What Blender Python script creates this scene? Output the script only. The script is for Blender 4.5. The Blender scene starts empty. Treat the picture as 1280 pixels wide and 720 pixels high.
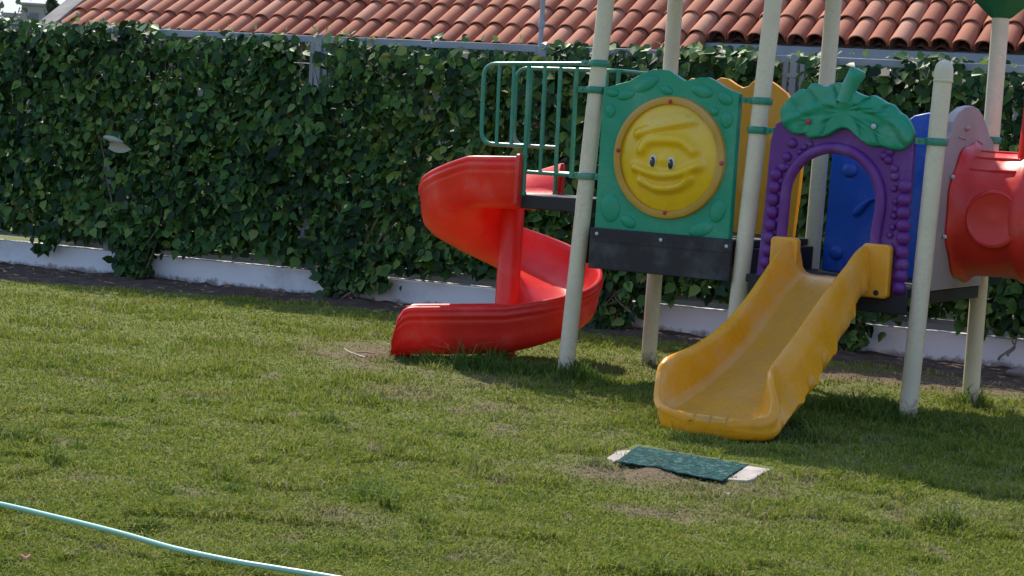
import bpy, bmesh, math, random
import numpy as np
from mathutils import Vector, Matrix
random.seed(7); rng = np.random.default_rng(11)
scene = bpy.context.scene
COL = scene.collection
PI = math.pi

# ------------------------------------------------------------------ camera
FPX, PITCH, ROLL, EYE = 2500.0, math.radians(4.35), math.radians(3.58), 1.63
Fw = np.array([0, math.cos(PITCH), -math.sin(PITCH)]); Up0 = np.array([0, math.sin(PITCH), math.cos(PITCH)]); Rt0 = np.array([1., 0, 0])
Rt = math.cos(ROLL)*Rt0 + math.sin(ROLL)*Up0; Up = -math.sin(ROLL)*Rt0 + math.cos(ROLL)*Up0
CP = np.array([0, 0, EYE])
cam_d = bpy.data.cameras.new('camera'); cam = bpy.data.objects.new('camera', cam_d); COL.objects.link(cam)
cam.matrix_world = Matrix([[Rt[i], Up[i], -Fw[i], CP[i]] for i in range(3)] + [[0, 0, 0, 1]])
cam_d.sensor_width = 36; cam_d.lens = FPX/1280*36; cam_d.clip_end = 3000
scene.camera = cam
def ray(u, v): return Fw + (u-640)/FPX*Rt + (360-v)/FPX*Up
def hit(u, v, p0, n):
    d = ray(u, v); t = ((np.array(p0)-CP) @ n)/(d @ n); return CP + t*d
def gnd(u, v, z=0.0): return hit(u, v, (0, 0, z), np.array([0, 0, 1.]))

# ------------------------------------------------------------------ local frames
PO = np.array([.448, 13.737, 0]); pa = math.radians(29.77)      # play structure frame: a right, b back
E1 = np.array([math.cos(pa), -math.sin(pa), 0]); E2 = np.array([math.sin(pa), math.cos(pa), 0]); EZ = np.array([0, 0, 1.])
M1 = 1.22
def fb(u, v, b):
    P = hit(u, v, PO+b*E2, E2) - PO; return float(P @ E1), float(P[2])
def fa(u, v, a):
    P = hit(u, v, PO+a*E1, E1) - PO; return float(P @ E2), float(P[2])
FO = np.array([-5.3, 20.5, 0]); ff = math.radians(24.5)          # fence frame: t along, o towards the lawn
FD = np.array([math.cos(ff), -math.sin(ff), 0]); FN = np.array([-math.sin(ff), -math.cos(ff), 0])
def FP(t, o, z): return FO + t*FD + o*FN + z*EZ
def fhit(u, v, o):
    P = hit(u, v, FO+o*FN, FN) - FO; return float(P @ FD), float(P[2])

# ------------------------------------------------------------------ noise
def _hash(ix, iy, s):
    n = (ix*374761393 + iy*668265263 + s*982451653) & 0x7fffffff
    n = ((n ^ (n >> 13))*1274126177) & 0x7fffffff
    return ((n ^ (n >> 16)) & 0xffff)/65535.0
def vnoise(x, y, s=0):
    x = np.asarray(x, float); y = np.asarray(y, float)
    ix = np.floor(x).astype(np.int64); iy = np.floor(y).astype(np.int64); fx = x-ix; fy = y-iy
    fx = fx*fx*(3-2*fx); fy = fy*fy*(3-2*fy)
    a = _hash(ix, iy, s); b = _hash(ix+1, iy, s); c = _hash(ix, iy+1, s); d = _hash(ix+1, iy+1, s)
    return (a*(1-fx)+b*fx)*(1-fy) + (c*(1-fx)+d*fx)*fy
def fbm(x, y, s=0, o=4):
    t = 0; w = .5; tot = 0
    for i in range(o):
        t = t + w*vnoise(np.asarray(x)*2**i, np.asarray(y)*2**i, s+i*17); tot += w; w *= .55
    return t/tot

CATS = {}
def cat(pts, n=6):    # Catmull-Rom
    P_ = [np.array(p, float) for p in pts]; P_ = [2*P_[0]-P_[1]] + P_ + [2*P_[-1]-P_[-2]]; o = []
    for i in range(1, len(P_)-2):
        for t in np.linspace(0, 1, n, endpoint=False):
            p0, p1, p2, p3 = P_[i-1:i+3]; o.append(.5*((2*p1)+(-p0+p2)*t+(2*p0-5*p1+4*p2-p3)*t*t+(-p0+3*p1-3*p2+p3)*t**3))
    o.append(P_[-2]); return o
# ------------------------------------------------------------------ mesh helpers
class MB:
    def __init__(s): s.v = []; s.f = []
    def add(s, vs, fs):
        o = len(s.v); s.v += [tuple(float(c) for c in p) for p in vs]; s.f += [tuple(o+i for i in f) for f in fs]; return s
    def box(s, p0, p1, fr=None):
        (x0, y0, z0), (x1, y1, z1) = p0, p1
        vs = [(x, y, z) for z in (z0, z1) for y in (y0, y1) for x in (x0, x1)]
        if fr: vs = [fr(*p) for p in vs]
        return s.add(vs, [(0, 2, 3, 1), (4, 5, 7, 6), (0, 1, 5, 4), (2, 6, 7, 3), (0, 4, 6, 2), (1, 3, 7, 5)])
    def loft(s, rings, closed=True, cap=True):
        n = len(rings[0]); vs = [p for r in rings for p in r]; fs = []
        for i in range(len(rings)-1):
            for j in range(n if closed else n-1):
                k = (j+1) % n
                fs.append((i*n+j, i*n+k, (i+1)*n+k, (i+1)*n+j))
        if cap: fs.append(tuple(range(n-1, -1, -1))); fs.append(tuple((len(rings)-1)*n+j for j in range(n)))
        return s.add(vs, fs)
    def tube(s, pts, r, seg=10, cap=True):
        pts = [np.array(p, float) for p in pts]; rs = r if hasattr(r, '__len__') else [r]*len(pts)
        rings = []; prev = None
        for i, p in enumerate(pts):
            t = pts[min(i+1, len(pts)-1)] - pts[max(i-1, 0)]; t = t/ (np.linalg.norm(t)+1e-9)
            if prev is None:
                h = np.array([0, 0, 1.]) if abs(t[2]) < .9 else np.array([1., 0, 0])
            else: h = prev
            u = h - (h @ t)*t; u /= np.linalg.norm(u)+1e-9; prev = u; w = np.cross(t, u)
            rings.append([p + rs[i]*(math.cos(a)*u + math.sin(a)*w) for a in [2*PI*k/seg for k in range(seg)]])
        return s.loft(rings, True, cap)
    def lathe(s, prof, c, axis=EZ, u=None, seg=24, cap=True):
        axis = np.array(axis, float); u = np.array(u if u is not None else ([1., 0, 0] if abs(axis[2]) > .9 else [0, 0, 1.]), float)
        u -= (u @ axis)*axis; u /= np.linalg.norm(u); w = np.cross(axis, u); c = np.array(c, float)
        return s.loft([[c + h*axis + r*(math.cos(a)*u+math.sin(a)*w) for a in [2*PI*k/seg for k in range(seg)]] for r, h in prof], True, cap)
    def ball(s, c, rx, ux=(1, 0, 0), uy=(0, 1, 0), uz=(0, 0, 1), seg=12, rings=8):
        if not hasattr(rx, '__len__'): rx = (rx, rx, rx)
        c = np.array(c, float); A = [np.array(q, float)*k for q, k in zip((ux, uy, uz), rx)]
        rg = []
        for i in range(1, rings):
            th = PI*i/rings
            rg.append([c + A[2]*math.cos(th) + math.sin(th)*(A[0]*math.cos(p)+A[1]*math.sin(p)) for p in [2*PI*k/seg for k in range(seg)]])
        n0 = len(s.v); s.loft(rg, True, False)
        s.v += [tuple(c+A[2]), tuple(c-A[2])]; t, b = len(s.v)-2, len(s.v)-1; L = n0+(rings-2)*seg
        for k in range(seg):
            s.f.append((t, n0+(k+1) % seg, n0+k)); s.f.append((b, L+k, L+(k+1) % seg))
        return s
    def prism(s, outline, fr, d0, d1):
        """outline [(p,q)], fr(p,q,d) -> xyz"""
        n = len(outline)
        vs = [fr(p, q, d0) for p, q in outline] + [fr(p, q, d1) for p, q in outline]
        fs = [tuple(range(n)), tuple(range(2*n-1, n-1, -1))] + [(i, i+n, (i+1) % n + n, (i+1) % n) for i in range(n)]
        return s.add(vs, fs)
    def build(s, name, mat, parent=None, smooth=True, bevel=0, bseg=2, angle=40, fix=True):
        me = bpy.data.meshes.new(name); me.from_pydata(s.v, [], s.f); me.materials.append(mat)
        if fix:
            bm = bmesh.new(); bm.from_mesh(me); bmesh.ops.recalc_face_normals(bm, faces=bm.faces); bm.to_mesh(me); bm.free()
        if smooth:
            me.polygons.foreach_set('use_smooth', [True]*len(me.polygons))
            try: me.set_sharp_from_angle(angle=math.radians(angle))
            except Exception: pass
        me.update()
        o = bpy.data.objects.new(name, me); COL.objects.link(o)
        if parent is not None:
            o.parent = parent
            w = Matrix.Identity(4); q = parent
            while q is not None: w = Matrix.Translation(q.location) @ w; q = q.parent
            o.matrix_parent_inverse = Matrix.Identity(4)
            off = Vector(w.to_translation())
            me.transform(Matrix.Translation(-off))
        if bevel:
            m = o.modifiers.new('bevel', 'BEVEL'); m.width = bevel; m.segments = bseg; m.limit_method = 'ANGLE'; m.angle_limit = math.radians(35)
        return o
def tag(o, label=None, cat=None, group=None, kind=None):
    if label: o['label'] = label
    if cat: o['category'] = cat
    if group: o['group'] = group
    if kind: o['kind'] = kind
    return o
def empty(name, loc, label, cat, group=None):
    o = bpy.data.objects.new(name, None); COL.objects.link(o); o.location = [float(c) for c in loc]; o.empty_display_size = .2
    return tag(o, label, cat, group)
def npmesh(name, V, F, mat, parent=None, smooth=False):
    """V (n,3), F (m,k) arrays, fast"""
    me = bpy.data.meshes.new(name); V = np.asarray(V, np.float32); F = np.asarray(F, np.int32); k = F.shape[1]
    if parent is not None:
        off = np.array(parent.location, np.float32); V = V - off
    me.vertices.add(len(V)); me.vertices.foreach_set('co', V.ravel())
    me.loops.add(F.size); me.loops.foreach_set('vertex_index', F.ravel())
    me.polygons.add(len(F)); me.polygons.foreach_set('loop_start', np.arange(0, F.size, k, dtype=np.int32))
    if smooth: me.polygons.foreach_set('use_smooth', np.ones(len(F), bool))
    me.update(calc_edges=True); me.materials.append(mat)
    o = bpy.data.objects.new(name, me); COL.objects.link(o)
    if parent is not None: o.parent = parent
    return o

# ------------------------------------------------------------------ materials
def newmat(name):
    m = bpy.data.materials.new(name); m.use_nodes = True; nt = m.node_tree
    return m, nt, nt.nodes, nt.links, nt.nodes['Principled BSDF']
def N(nt, typ, **kw):
    n = nt.nodes.new(typ)
    for k, v in kw.items(): setattr(n, k, v)
    return n
def ramp(nt, fac, stops):
    r = N(nt, 'ShaderNodeValToRGB'); e = r.color_ramp.elements
    while len(e) > len(stops): e.remove(e[-1])
    while len(e) < len(stops): e.new(.5)
    for q, (p, c) in zip(e, stops): q.position = p; q.color = (*c, 1)
    nt.links.new(fac, r.inputs[0]); return r.outputs[0]
def noise(nt, scale, det=4, rough=.55, vec=None):
    n = N(nt, 'ShaderNodeTexNoise'); n.inputs['Scale'].default_value = scale; n.inputs['Detail'].default_value = det; n.inputs['Roughness'].default_value = rough
    if vec is None:
        g = N(nt, 'ShaderNodeNewGeometry'); vec = g.outputs['Position']
    nt.links.new(vec, n.inputs['Vector']); return n.outputs['Fac']
def mul(c, k): return tuple(min(1, x*k) for x in c)
def mixc(a, b, t): return tuple(x*(1-t)+y*t for x, y in zip(a, b))
def plastic(name, col, rough=.38, trans=0.0, bump=.15, wear=.35, dust=(.33, .29, .23)):
    m, nt, nd, lk, b = newmat(name)
    big = noise(nt, 3.5, 5, .6); fine = noise(nt, 38, 6, .7)
    c1 = ramp(nt, big, [(.25, mixc(col, mul(col, .78), .8)), (.52, col), (.8, mixc(col, mul(mixc(col, (.6, .6, .6), .14), 1.08), .8))])
    dm = N(nt, 'ShaderNodeMath', operation='MULTIPLY'); lk.new(big, dm.inputs[0]); lk.new(fine, dm.inputs[1])
    dr = ramp(nt, dm.outputs[0], [(.24, (0, 0, 0)), (.42, (wear, wear, wear))])
    mx = N(nt, 'ShaderNodeMix', data_type='RGBA'); lk.new(dr, mx.inputs[0]); lk.new(c1, mx.inputs[6]); mx.inputs[7].default_value = (*mixc(col, dust, .55), 1)
    lk.new(mx.outputs[2], b.inputs['Base Color'])
    rr = N(nt, 'ShaderNodeMapRange'); lk.new(fine, rr.inputs[0]); rr.inputs[3].default_value = rough-.08; rr.inputs[4].default_value = rough+.22; lk.new(rr.outputs[0], b.inputs['Roughness'])
    bp = N(nt, 'ShaderNodeBump'); bp.inputs['Strength'].default_value = bump; bp.inputs['Distance'].default_value = .004
    f2 = noise(nt, 22, 5, .65); lk.new(f2, bp.inputs['Height']); lk.new(bp.outputs[0], b.inputs['Normal'])
    if trans:
        t = N(nt, 'ShaderNodeBsdfTranslucent'); lk.new(mx.outputs[2], t.inputs[0]); ms = N(nt, 'ShaderNodeMixShader'); ms.inputs[0].default_value = trans
        lk.new(b.outputs[0], ms.inputs[1]); lk.new(t.outputs[0], ms.inputs[2]); lk.new(ms.outputs[0], nd['Material Output'].inputs[0])
    return m
def rough_mat(name, stops, scale=6, rough=.85, bump=.5, dist=.01, bscale=40, det=6, spec=.3):
    m, nt, nd, lk, b = newmat(name)
    lk.new(ramp(nt, noise(nt, scale, det, .62), stops), b.inputs['Base Color']); b.inputs['Roughness'].default_value = rough
    b.inputs['Specular IOR Level'].default_value = spec
    bp = N(nt, 'ShaderNodeBump'); bp.inputs['Strength'].default_value = bump; bp.inputs['Distance'].default_value = dist
    lk.new(noise(nt, bscale, 6, .7), bp.inputs['Height']); lk.new(bp.outputs[0], b.inputs['Normal'])
    return m
def leafmat(name, stops, rough=.38, trans=.18, spec=.5, pos=2.0, amt=.35):
    """colour from the leaf's own random number, shifted by where it grows"""
    m, nt, nd, lk, b = newmat(name)
    g = N(nt, 'ShaderNodeNewGeometry'); n = noise(nt, pos, 3, .5)
    mm = N(nt, 'ShaderNodeMath', operation='MULTIPLY_ADD'); lk.new(n, mm.inputs[0]); mm.inputs[1].default_value = amt*2; mm.inputs[2].default_value = -amt
    ad = N(nt, 'ShaderNodeMath', operation='ADD'); lk.new(g.outputs['Random Per Island'], ad.inputs[0]); lk.new(mm.outputs[0], ad.inputs[1])
    c = ramp(nt, ad.outputs[0], stops); lk.new(c, b.inputs['Base Color']); b.inputs['Roughness'].default_value = rough; b.inputs['Specular IOR Level'].default_value = spec
    t = N(nt, 'ShaderNodeBsdfTranslucent'); lk.new(c, t.inputs[0]); ms = N(nt, 'ShaderNodeMixShader'); ms.inputs[0].default_value = trans
    lk.new(b.outputs[0], ms.inputs[1]); lk.new(t.outputs[0], ms.inputs[2]); lk.new(ms.outputs[0], nd['Material Output'].inputs[0])
    return m
RED = plastic('red_plastic', (.80, .036, .024), .3, .22, wear=.22)
YEL = plastic('yellow_plastic', (.86, .35, .008), .3, .06, dust=(.45, .36, .2), wear=.5)
def scuffed(name, col, dull, *a, **k):
    m = plastic(name, col, *a, **k); nt = m.node_tree; b = nt.nodes['Principled BSDF']; src = b.inputs['Base Color'].links[0].from_socket
    at = N(nt, 'ShaderNodeAttribute', attribute_name='scuff'); n = noise(nt, 9, 6, .7); mr = N(nt, 'ShaderNodeMapRange'); nt.links.new(n, mr.inputs[0]); mr.inputs[1].default_value = .3; mr.inputs[2].default_value = .6; mr.inputs[3].default_value = .35; mr.inputs[4].default_value = .85
    q = N(nt, 'ShaderNodeMath', operation='MULTIPLY'); nt.links.new(at.outputs['Fac'], q.inputs[0]); nt.links.new(mr.outputs[0], q.inputs[1])
    mx = N(nt, 'ShaderNodeMix', data_type='RGBA'); nt.links.new(q.outputs[0], mx.inputs[0]); nt.links.new(src, mx.inputs[6]); mx.inputs[7].default_value = (*dull, 1); nt.links.new(mx.outputs[2], b.inputs['Base Color']); return m
YDISC = plastic('yellow_dome_plastic', (.90, .54, .010), .22, .10, bump=.05)
YRING = plastic('amber_ring_plastic', (.52, .27, .02), .4, 0)
ORA = plastic('orange_plastic', (.85, .36, .010), .38, .10)
GRN = plastic('green_plastic', (.002, .275, .14), .36, .04)
GRNM = plastic('green_painted_metal', (.012, .20, .12), .25, 0, wear=.6)
GRND = plastic('dark_green_plastic', (.01, .17, .07), .4, .05)
PUR = plastic('purple_plastic', (.13, .017, .20), .42, .05, wear=.2)
BLU = plastic('blue_plastic', (.003, .085, .52), .4, .05, wear=.2)
GRY = plastic('pinkish_grey_plastic', (.36, .29, .29), .5, 0, wear=.5)
POST = plastic('cream_painted_post', (.68, .575, .40), .42, 0, wear=.5, dust=(.28, .22, .15))
BLK = plastic('black_rubber_coating', (.016, .012, .013), .6, 0, bump=.4, wear=.08, dust=(.12, .1, .09))
BOLT = plastic('steel_bolt', (.5, .5, .5), .35, 0)
RBOLT = plastic('red_bolt_cap', (.42, .03, .06), .4, 0)
EYEW = plastic('eye_white', (.62, .58, .48), .3, 0, bump=0); EYEB = plastic('eye_black', (.01, .01, .012), .25, 0, bump=0)
WHITEW = rough_mat('white_painted_wall', [(.2, (.5, .48, .48)), (.45, (.76, .73, .74)), (.8, (.82, .80, .80))], 2.5, .8, .35, .006, 14)
FENCE = plastic('galvanised_grey_paint', (.30, .32, .36), .5, 0, wear=.5)
def base_dirt(m, hgt, col, amt=.8, sc=14):
    nt = m.node_tree; b = nt.nodes['Principled BSDF']; src = b.inputs['Base Color'].links[0].from_socket
    g = N(nt, 'ShaderNodeNewGeometry'); sx = N(nt, 'ShaderNodeSeparateXYZ'); nt.links.new(g.outputs['Position'], sx.inputs[0])
    n = noise(nt, sc, 6, .7); a = N(nt, 'ShaderNodeMath', operation='MULTIPLY_ADD'); nt.links.new(n, a.inputs[0]); a.inputs[1].default_value = hgt*3; a.inputs[2].default_value = -hgt*.9
    d = N(nt, 'ShaderNodeMath', operation='SUBTRACT'); nt.links.new(a.outputs[0], d.inputs[0]); nt.links.new(sx.outputs[2], d.inputs[1])
    mr = N(nt, 'ShaderNodeMapRange'); nt.links.new(d.outputs[0], mr.inputs[0]); mr.inputs[1].default_value = -hgt*.1; mr.inputs[2].default_value = hgt*.5; mr.inputs[3].default_value = 0; mr.inputs[4].default_value = amt
    mx = N(nt, 'ShaderNodeMix', data_type='RGBA'); nt.links.new(mr.outputs[0], mx.inputs[0]); nt.links.new(src, mx.inputs[6]); mx.inputs[7].default_value = (*col, 1); nt.links.new(mx.outputs[2], b.inputs['Base Color'])
base_dirt(POST, .16, (.20, .14, .08), .7, 20); base_dirt(WHITEW, .07, (.16, .12, .09), .8, 9)
YELS = scuffed('scuffed_yellow_plastic', (.86, .35, .008), (.56, .29, .05), .22, .08, dust=(.45, .36, .2), wear=.5)
SOIL = rough_mat('soil', [(.2, (.035, .022, .016)), (.5, (.10, .062, .044)), (.75, (.17, .115, .085)), (.9, (.25, .2, .16))], 7, .95, 1, .03, 25, 10)
BARKL = rough_mat('dry_twig', [(.3, (.24, .19, .12)), (.7, (.40, .33, .22))], 12, .9, .6, .005, 60)
SOIL2 = rough_mat('brown_rock', [(.3, (.14, .11, .09)), (.7, (.26, .21, .18))], 9, .9, .6, .01, 40)
BARK = rough_mat('vine_bark', [(.3, (.09, .07, .05)), (.7, (.26, .21, .16))], 12, .9, .8, .01, 60)
STONE = rough_mat('pale_stone', [(.3, (.24, .20, .175)), (.7, (.40, .345, .31))], 9, .8, .4, .004, 50)
STUCCO = rough_mat('house_stucco', [(.3, (.33, .29, .25)), (.7, (.42, .38, .34))], 3, .9, .3, .006, 60)
COPING = rough_mat('grey_concrete_coping', [(.25, (.17, .15, .135)), (.6, (.27, .245, .22)), (.8, (.33, .30, .27))], 5, .9, .5, .008, 35)
FARW = rough_mat('far_wall', [(.3, (.27, .245, .24)), (.7, (.33, .30, .29))], .6, .9, 0)
FARG = rough_mat('far_glass', [(.3, (.10, .11, .13)), (.7, (.15, .16, .18))], 2, .4, 0)
IVY = leafmat('ivy_leaf', [(-.0, (.008, .022, .007)), (.22, (.018, .052, .012)), (.55, (.038, .098, .020)), (.84, (.080, .16, .030)), (.97, (.16, .24, .05)), (1.0, (.15, .19, .05))], .5, .16, .2, 1.1, .30)
IVYB = leafmat('pale_ivy_leaf', [(.0, (.16, .24, .05)), (.5, (.30, .36, .10)), (1, (.42, .44, .2))], .35, .3, .5)
DRY = leafmat('dry_leaf', [(0, (.32, .29, .22)), (1, (.40, .37, .30))], .7, .15)
TREEM = leafmat('far_tree_leaf', [(0, (.05, .07, .04)), (1, (.09, .12, .06))], .6, .2)
# clay tiles: each tile its own shade
TILE, nt, nd, lk, b = newmat('clay_tile')
g = N(nt, 'ShaderNodeNewGeometry'); n1 = noise(nt, 9, 5, .65)
mm = N(nt, 'ShaderNodeMath', operation='MULTIPLY_ADD'); lk.new(n1, mm.inputs[0]); mm.inputs[1].default_value = .55; lk.new(g.outputs['Random Per Island'], mm.inputs[2])
hf = N(nt, 'ShaderNodeMath', operation='MULTIPLY'); lk.new(mm.outputs[0], hf.inputs[0]); hf.inputs[1].default_value = .65
lk.new(ramp(nt, hf.outputs[0], [(.08, (.20, .065, .04)), (.3, (.33, .11, .062)), (.6, (.40, .145, .08)), (.9, (.47, .23, .15))]), b.inputs['Base Color'])
b.inputs['Roughness'].default_value = .85; b.inputs['Specular IOR Level'].default_value = .2
bp = N(nt, 'ShaderNodeBump'); bp.inputs['Strength'].default_value = .4; bp.inputs['Distance'].default_value = .004; lk.new(noise(nt, 60, 5, .6), bp.inputs['Height']); lk.new(bp.outputs[0], b.inputs['Normal'])
PAN = rough_mat('clay_pan', [(.3, (.13, .045, .035)), (.7, (.25, .10, .07))], 6, .9, .4, .005, 50)
# lawn ground: thatch, soil and low grass between the blades
LAWN, nt, nd, lk, b = newmat('lawn_ground')
c1 = ramp(nt, noise(nt, 22, 8, .7), [(.28, (.055, .075, .016)), (.48, (.11, .135, .028)), (.62, (.16, .165, .05)), (.8, (.21, .19, .09))])
c2 = ramp(nt, noise(nt, 40, 8, .7), [(.3, (.05, .032, .02)), (.5, (.13, .09, .055)), (.7, (.22, .17, .11))])
at = N(nt, 'ShaderNodeAttribute', attribute_name='bare'); mx = N(nt, 'ShaderNodeMix', data_type='RGBA'); lk.new(at.outputs['Fac'], mx.inputs[0]); lk.new(c1, mx.inputs[6]); lk.new(c2, mx.inputs[7])
lk.new(mx.outputs[2], b.inputs['Base Color']); b.inputs['Roughness'].default_value = .95; b.inputs['Specular IOR Level'].default_value = .15
bp = N(nt, 'ShaderNodeBump'); bp.inputs['Strength'].default_value = .8; bp.inputs['Distance'].default_value = .02; lk.new(noise(nt, 50, 8, .7), bp.inputs['Height']); lk.new(bp.outputs[0], b.inputs['Normal'])
# blades: shade per blade, mixed towards dry straw where the 'dry' number is high
BLADE, nt, nd, lk, b = newmat('grass_blade')
g = N(nt, 'ShaderNodeNewGeometry')
pn = noise(nt, 1.3, 5, .6); sm = N(nt, 'ShaderNodeMath', operation='MULTIPLY_ADD'); lk.new(pn, sm.inputs[0]); sm.inputs[1].default_value = .9; sm.inputs[2].default_value = -.45
s2 = N(nt, 'ShaderNodeMath', operation='ADD'); lk.new(sm.outputs[0], s2.inputs[0]); lk.new(g.outputs['Random Per Island'], s2.inputs[1])
cg = ramp(nt, s2.outputs[0], [(-.0, (.11, .165, .018)), (.35, (.175, .22, .026)), (.65, (.235, .26, .036)), (.9, (.29, .29, .055)), (1., (.36, .32, .12))])
at = N(nt, 'ShaderNodeAttribute', attribute_name='dry'); cd = ramp(nt, g.outputs['Random Per Island'], [(0, (.13, .10, .05)), (.5, (.25, .20, .11)), (1, (.38, .32, .2))])
lu = N(nt, 'ShaderNodeAttribute', attribute_name='lush')
mx = N(nt, 'ShaderNodeMix', data_type='RGBA'); lk.new(at.outputs['Fac'], mx.inputs[0]); lk.new(cg, mx.inputs[6]); lk.new(cd, mx.inputs[7])
mx2 = N(nt, 'ShaderNodeMix', data_type='RGBA'); lk.new(lu.outputs['Fac'], mx2.inputs[0]); lk.new(mx.outputs[2], mx2.inputs[6]); mx2.inputs[7].default_value = (.05, .13, .022, 1)
lk.new(mx2.outputs[2], b.inputs['Base Color']); b.inputs['Roughness'].default_value = .7; b.inputs['Specular IOR Level'].default_value = .1
t = N(nt, 'ShaderNodeBsdfTranslucent'); lk.new(mx2.outputs[2], t.inputs[0]); ms = N(nt, 'ShaderNodeMixShader'); ms.inputs[0].default_value = .3
lk.new(b.outputs[0], ms.inputs[1]); lk.new(t.outputs[0], ms.inputs[2]); lk.new(ms.outputs[0], nd['Material Output'].inputs[0])
HOSE = plastic('pale_green_hose', (.26, .50, .38), .3, 0)
NET, nt, nd, lk, b = newmat('teal_netting')
lk.new(ramp(nt, noise(nt, 30, 6, .8), [(.3, (.004, .022, .020)), (.5, (.012, .052, .050)), (.57, (.032, .10, .092)), (.66, (.17, .21, .18))]), b.inputs['Base Color']); b.inputs['Roughness'].default_value = .9; b.inputs['Specular IOR Level'].default_value = .1
bp = N(nt, 'ShaderNodeBump'); bp.inputs['Distance'].default_value = .01; lk.new(noise(nt, 90, 4, .7), bp.inputs['Height']); lk.new(bp.outputs[0], b.inputs['Normal'])
PINK = leafmat('pink_petal', [(0, (.62, .16, .16)), (1, (.7, .3, .22))], .6, .3)
WHITEP = leafmat('pale_petal', [(0, (.6, .6, .35)), (1, (.75, .75, .6))], .6, .3)

# ------------------------------------------------------------------ lawn
MATQ = [gnd(*q)[:2] for q in [(763, 567), (797, 553), (964, 586), (938, 602)]]
def gauss(x, y, c, sx, sy): return np.exp(-((x-c[0])/sx)**2 - ((y-c[1])/sy)**2)
BARE = [((465, 440), .45, .8, .95), ((590, 472), .4, .6, .35), ((510, 490), .3, .4, .5), ((640, 520), .5, .7, .3), ((800, 590), .45, .35, .9), ((900, 610), .3, .3, .5), ((1080, 470), .9, .45, 1.1), ((1250, 480), .8, .5, 1.0),
        ((950, 455), .8, .5, .6), ((430, 650), .3, .4, .4), ((870, 640), .5, .3, .35), ((30, 540), .25, .3, .3), ((760, 460), .7, .5, .3), ((1180, 640), .5, .5, .3)]
BAREW = [(gnd(*q)[:2], sx, sy, w) for q, sx, sy, w in BARE]
def bare(x, y):
    t = 0
    for c, sx, sy, w in BAREW: t = t + w*gauss(x, y, c, sx, sy)
    t = t*(.45+1.1*fbm(x*3, y*3, 5)) + np.clip(fbm(x*1.7+9, y*1.7, 21)-.62, 0, 1)*1.6 + np.clip(fbm(x*6+9, y*3.5, 41)-.62, 0, 1)*2.8
    return np.clip(t, 0, 1)
def gh(x, y):
    return .045*(fbm(x*1.1, y*1.1, 3)-.5) + .05*(fbm(x*5, y*3.2, 8, 3)-.5)*(.45+.9*bare(x, y)) - .012
def edge_o(t):   # how far the soil bed reaches out of the wall
    return np.interp(t, [-6, -.1, 1.2, 2.7, 4.2, 5.2, 7.5, 9.5, 11, 14], [2.6, 2.3, 1.7, 1.15, .7, .8, .75, 1.0, 1.3, 1.5])
xs = np.concatenate([np.linspace(-400, -12, 14), np.linspace(-11, -5.2, 30), np.arange(-5.1, 5.4, .045), np.linspace(5.6, 12, 30), np.linspace(13, 400, 14)])
ys = np.concatenate([np.linspace(-200, 4, 8), np.arange(5.0, 16.5, .05), np.arange(16.5, 22, .12), np.linspace(22.5, 40, 12), np.linspace(60, 1500, 10)])
X, Y = np.meshgrid(xs, ys); near = ((X > -11) & (X < 12) & (Y > 4) & (Y < 24)).astype(float)
Z = gh(X, Y)*near; V = np.stack([X.ravel(), Y.ravel(), Z.ravel()], 1)
nx = len(xs); i, j = np.meshgrid(np.arange(nx-1), np.arange(len(ys)-1)); q = (j*nx+i).ravel()
ground = npmesh('lawn', V, np.stack([q, q+1, q+nx+1, q+nx], 1), LAWN, smooth=True); tag(ground, kind='structure')
at = ground.data.attributes.new('bare', 'FLOAT', 'POINT'); at.data.foreach_set('value', bare(V[:, 0], V[:, 1]).astype(np.float32))

# soil bed: one lumpy sheet banked against the wall
ts = np.arange(-4, 14, .05); os_ = np.linspace(-.02, 1, 34); V = []
for tt in ts:
    eo = edge_o(tt)
    for k in os_:
        o = k*eo
        P = FP(tt, o, 0); hz = .012*(1-k)**.6 + .060*(fbm(tt*2.5, o*3, 60)-.45)*math.sin(PI*min(1, k*1.15+.08))+.035*(vnoise(tt*11, o*11, 5)-.5)*(1-k)
        e = .16*(fbm(tt*4, 3, 33)-.5)*k
        P = P + FN*e
        V.append((P[0], P[1], max(hz, -.02)*(1-k**6) + float(gh(P[0], P[1])) + .006 - .03*k**10))
n = len(os_); i, j = np.meshgrid(np.arange(n-1), np.arange(len(ts)-1)); q = (j*n+i).ravel()
tag(npmesh('soil_bed', V, np.stack([q, q+1, q+n+1, q+n], 1), SOIL, smooth=True), kind='structure')

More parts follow.
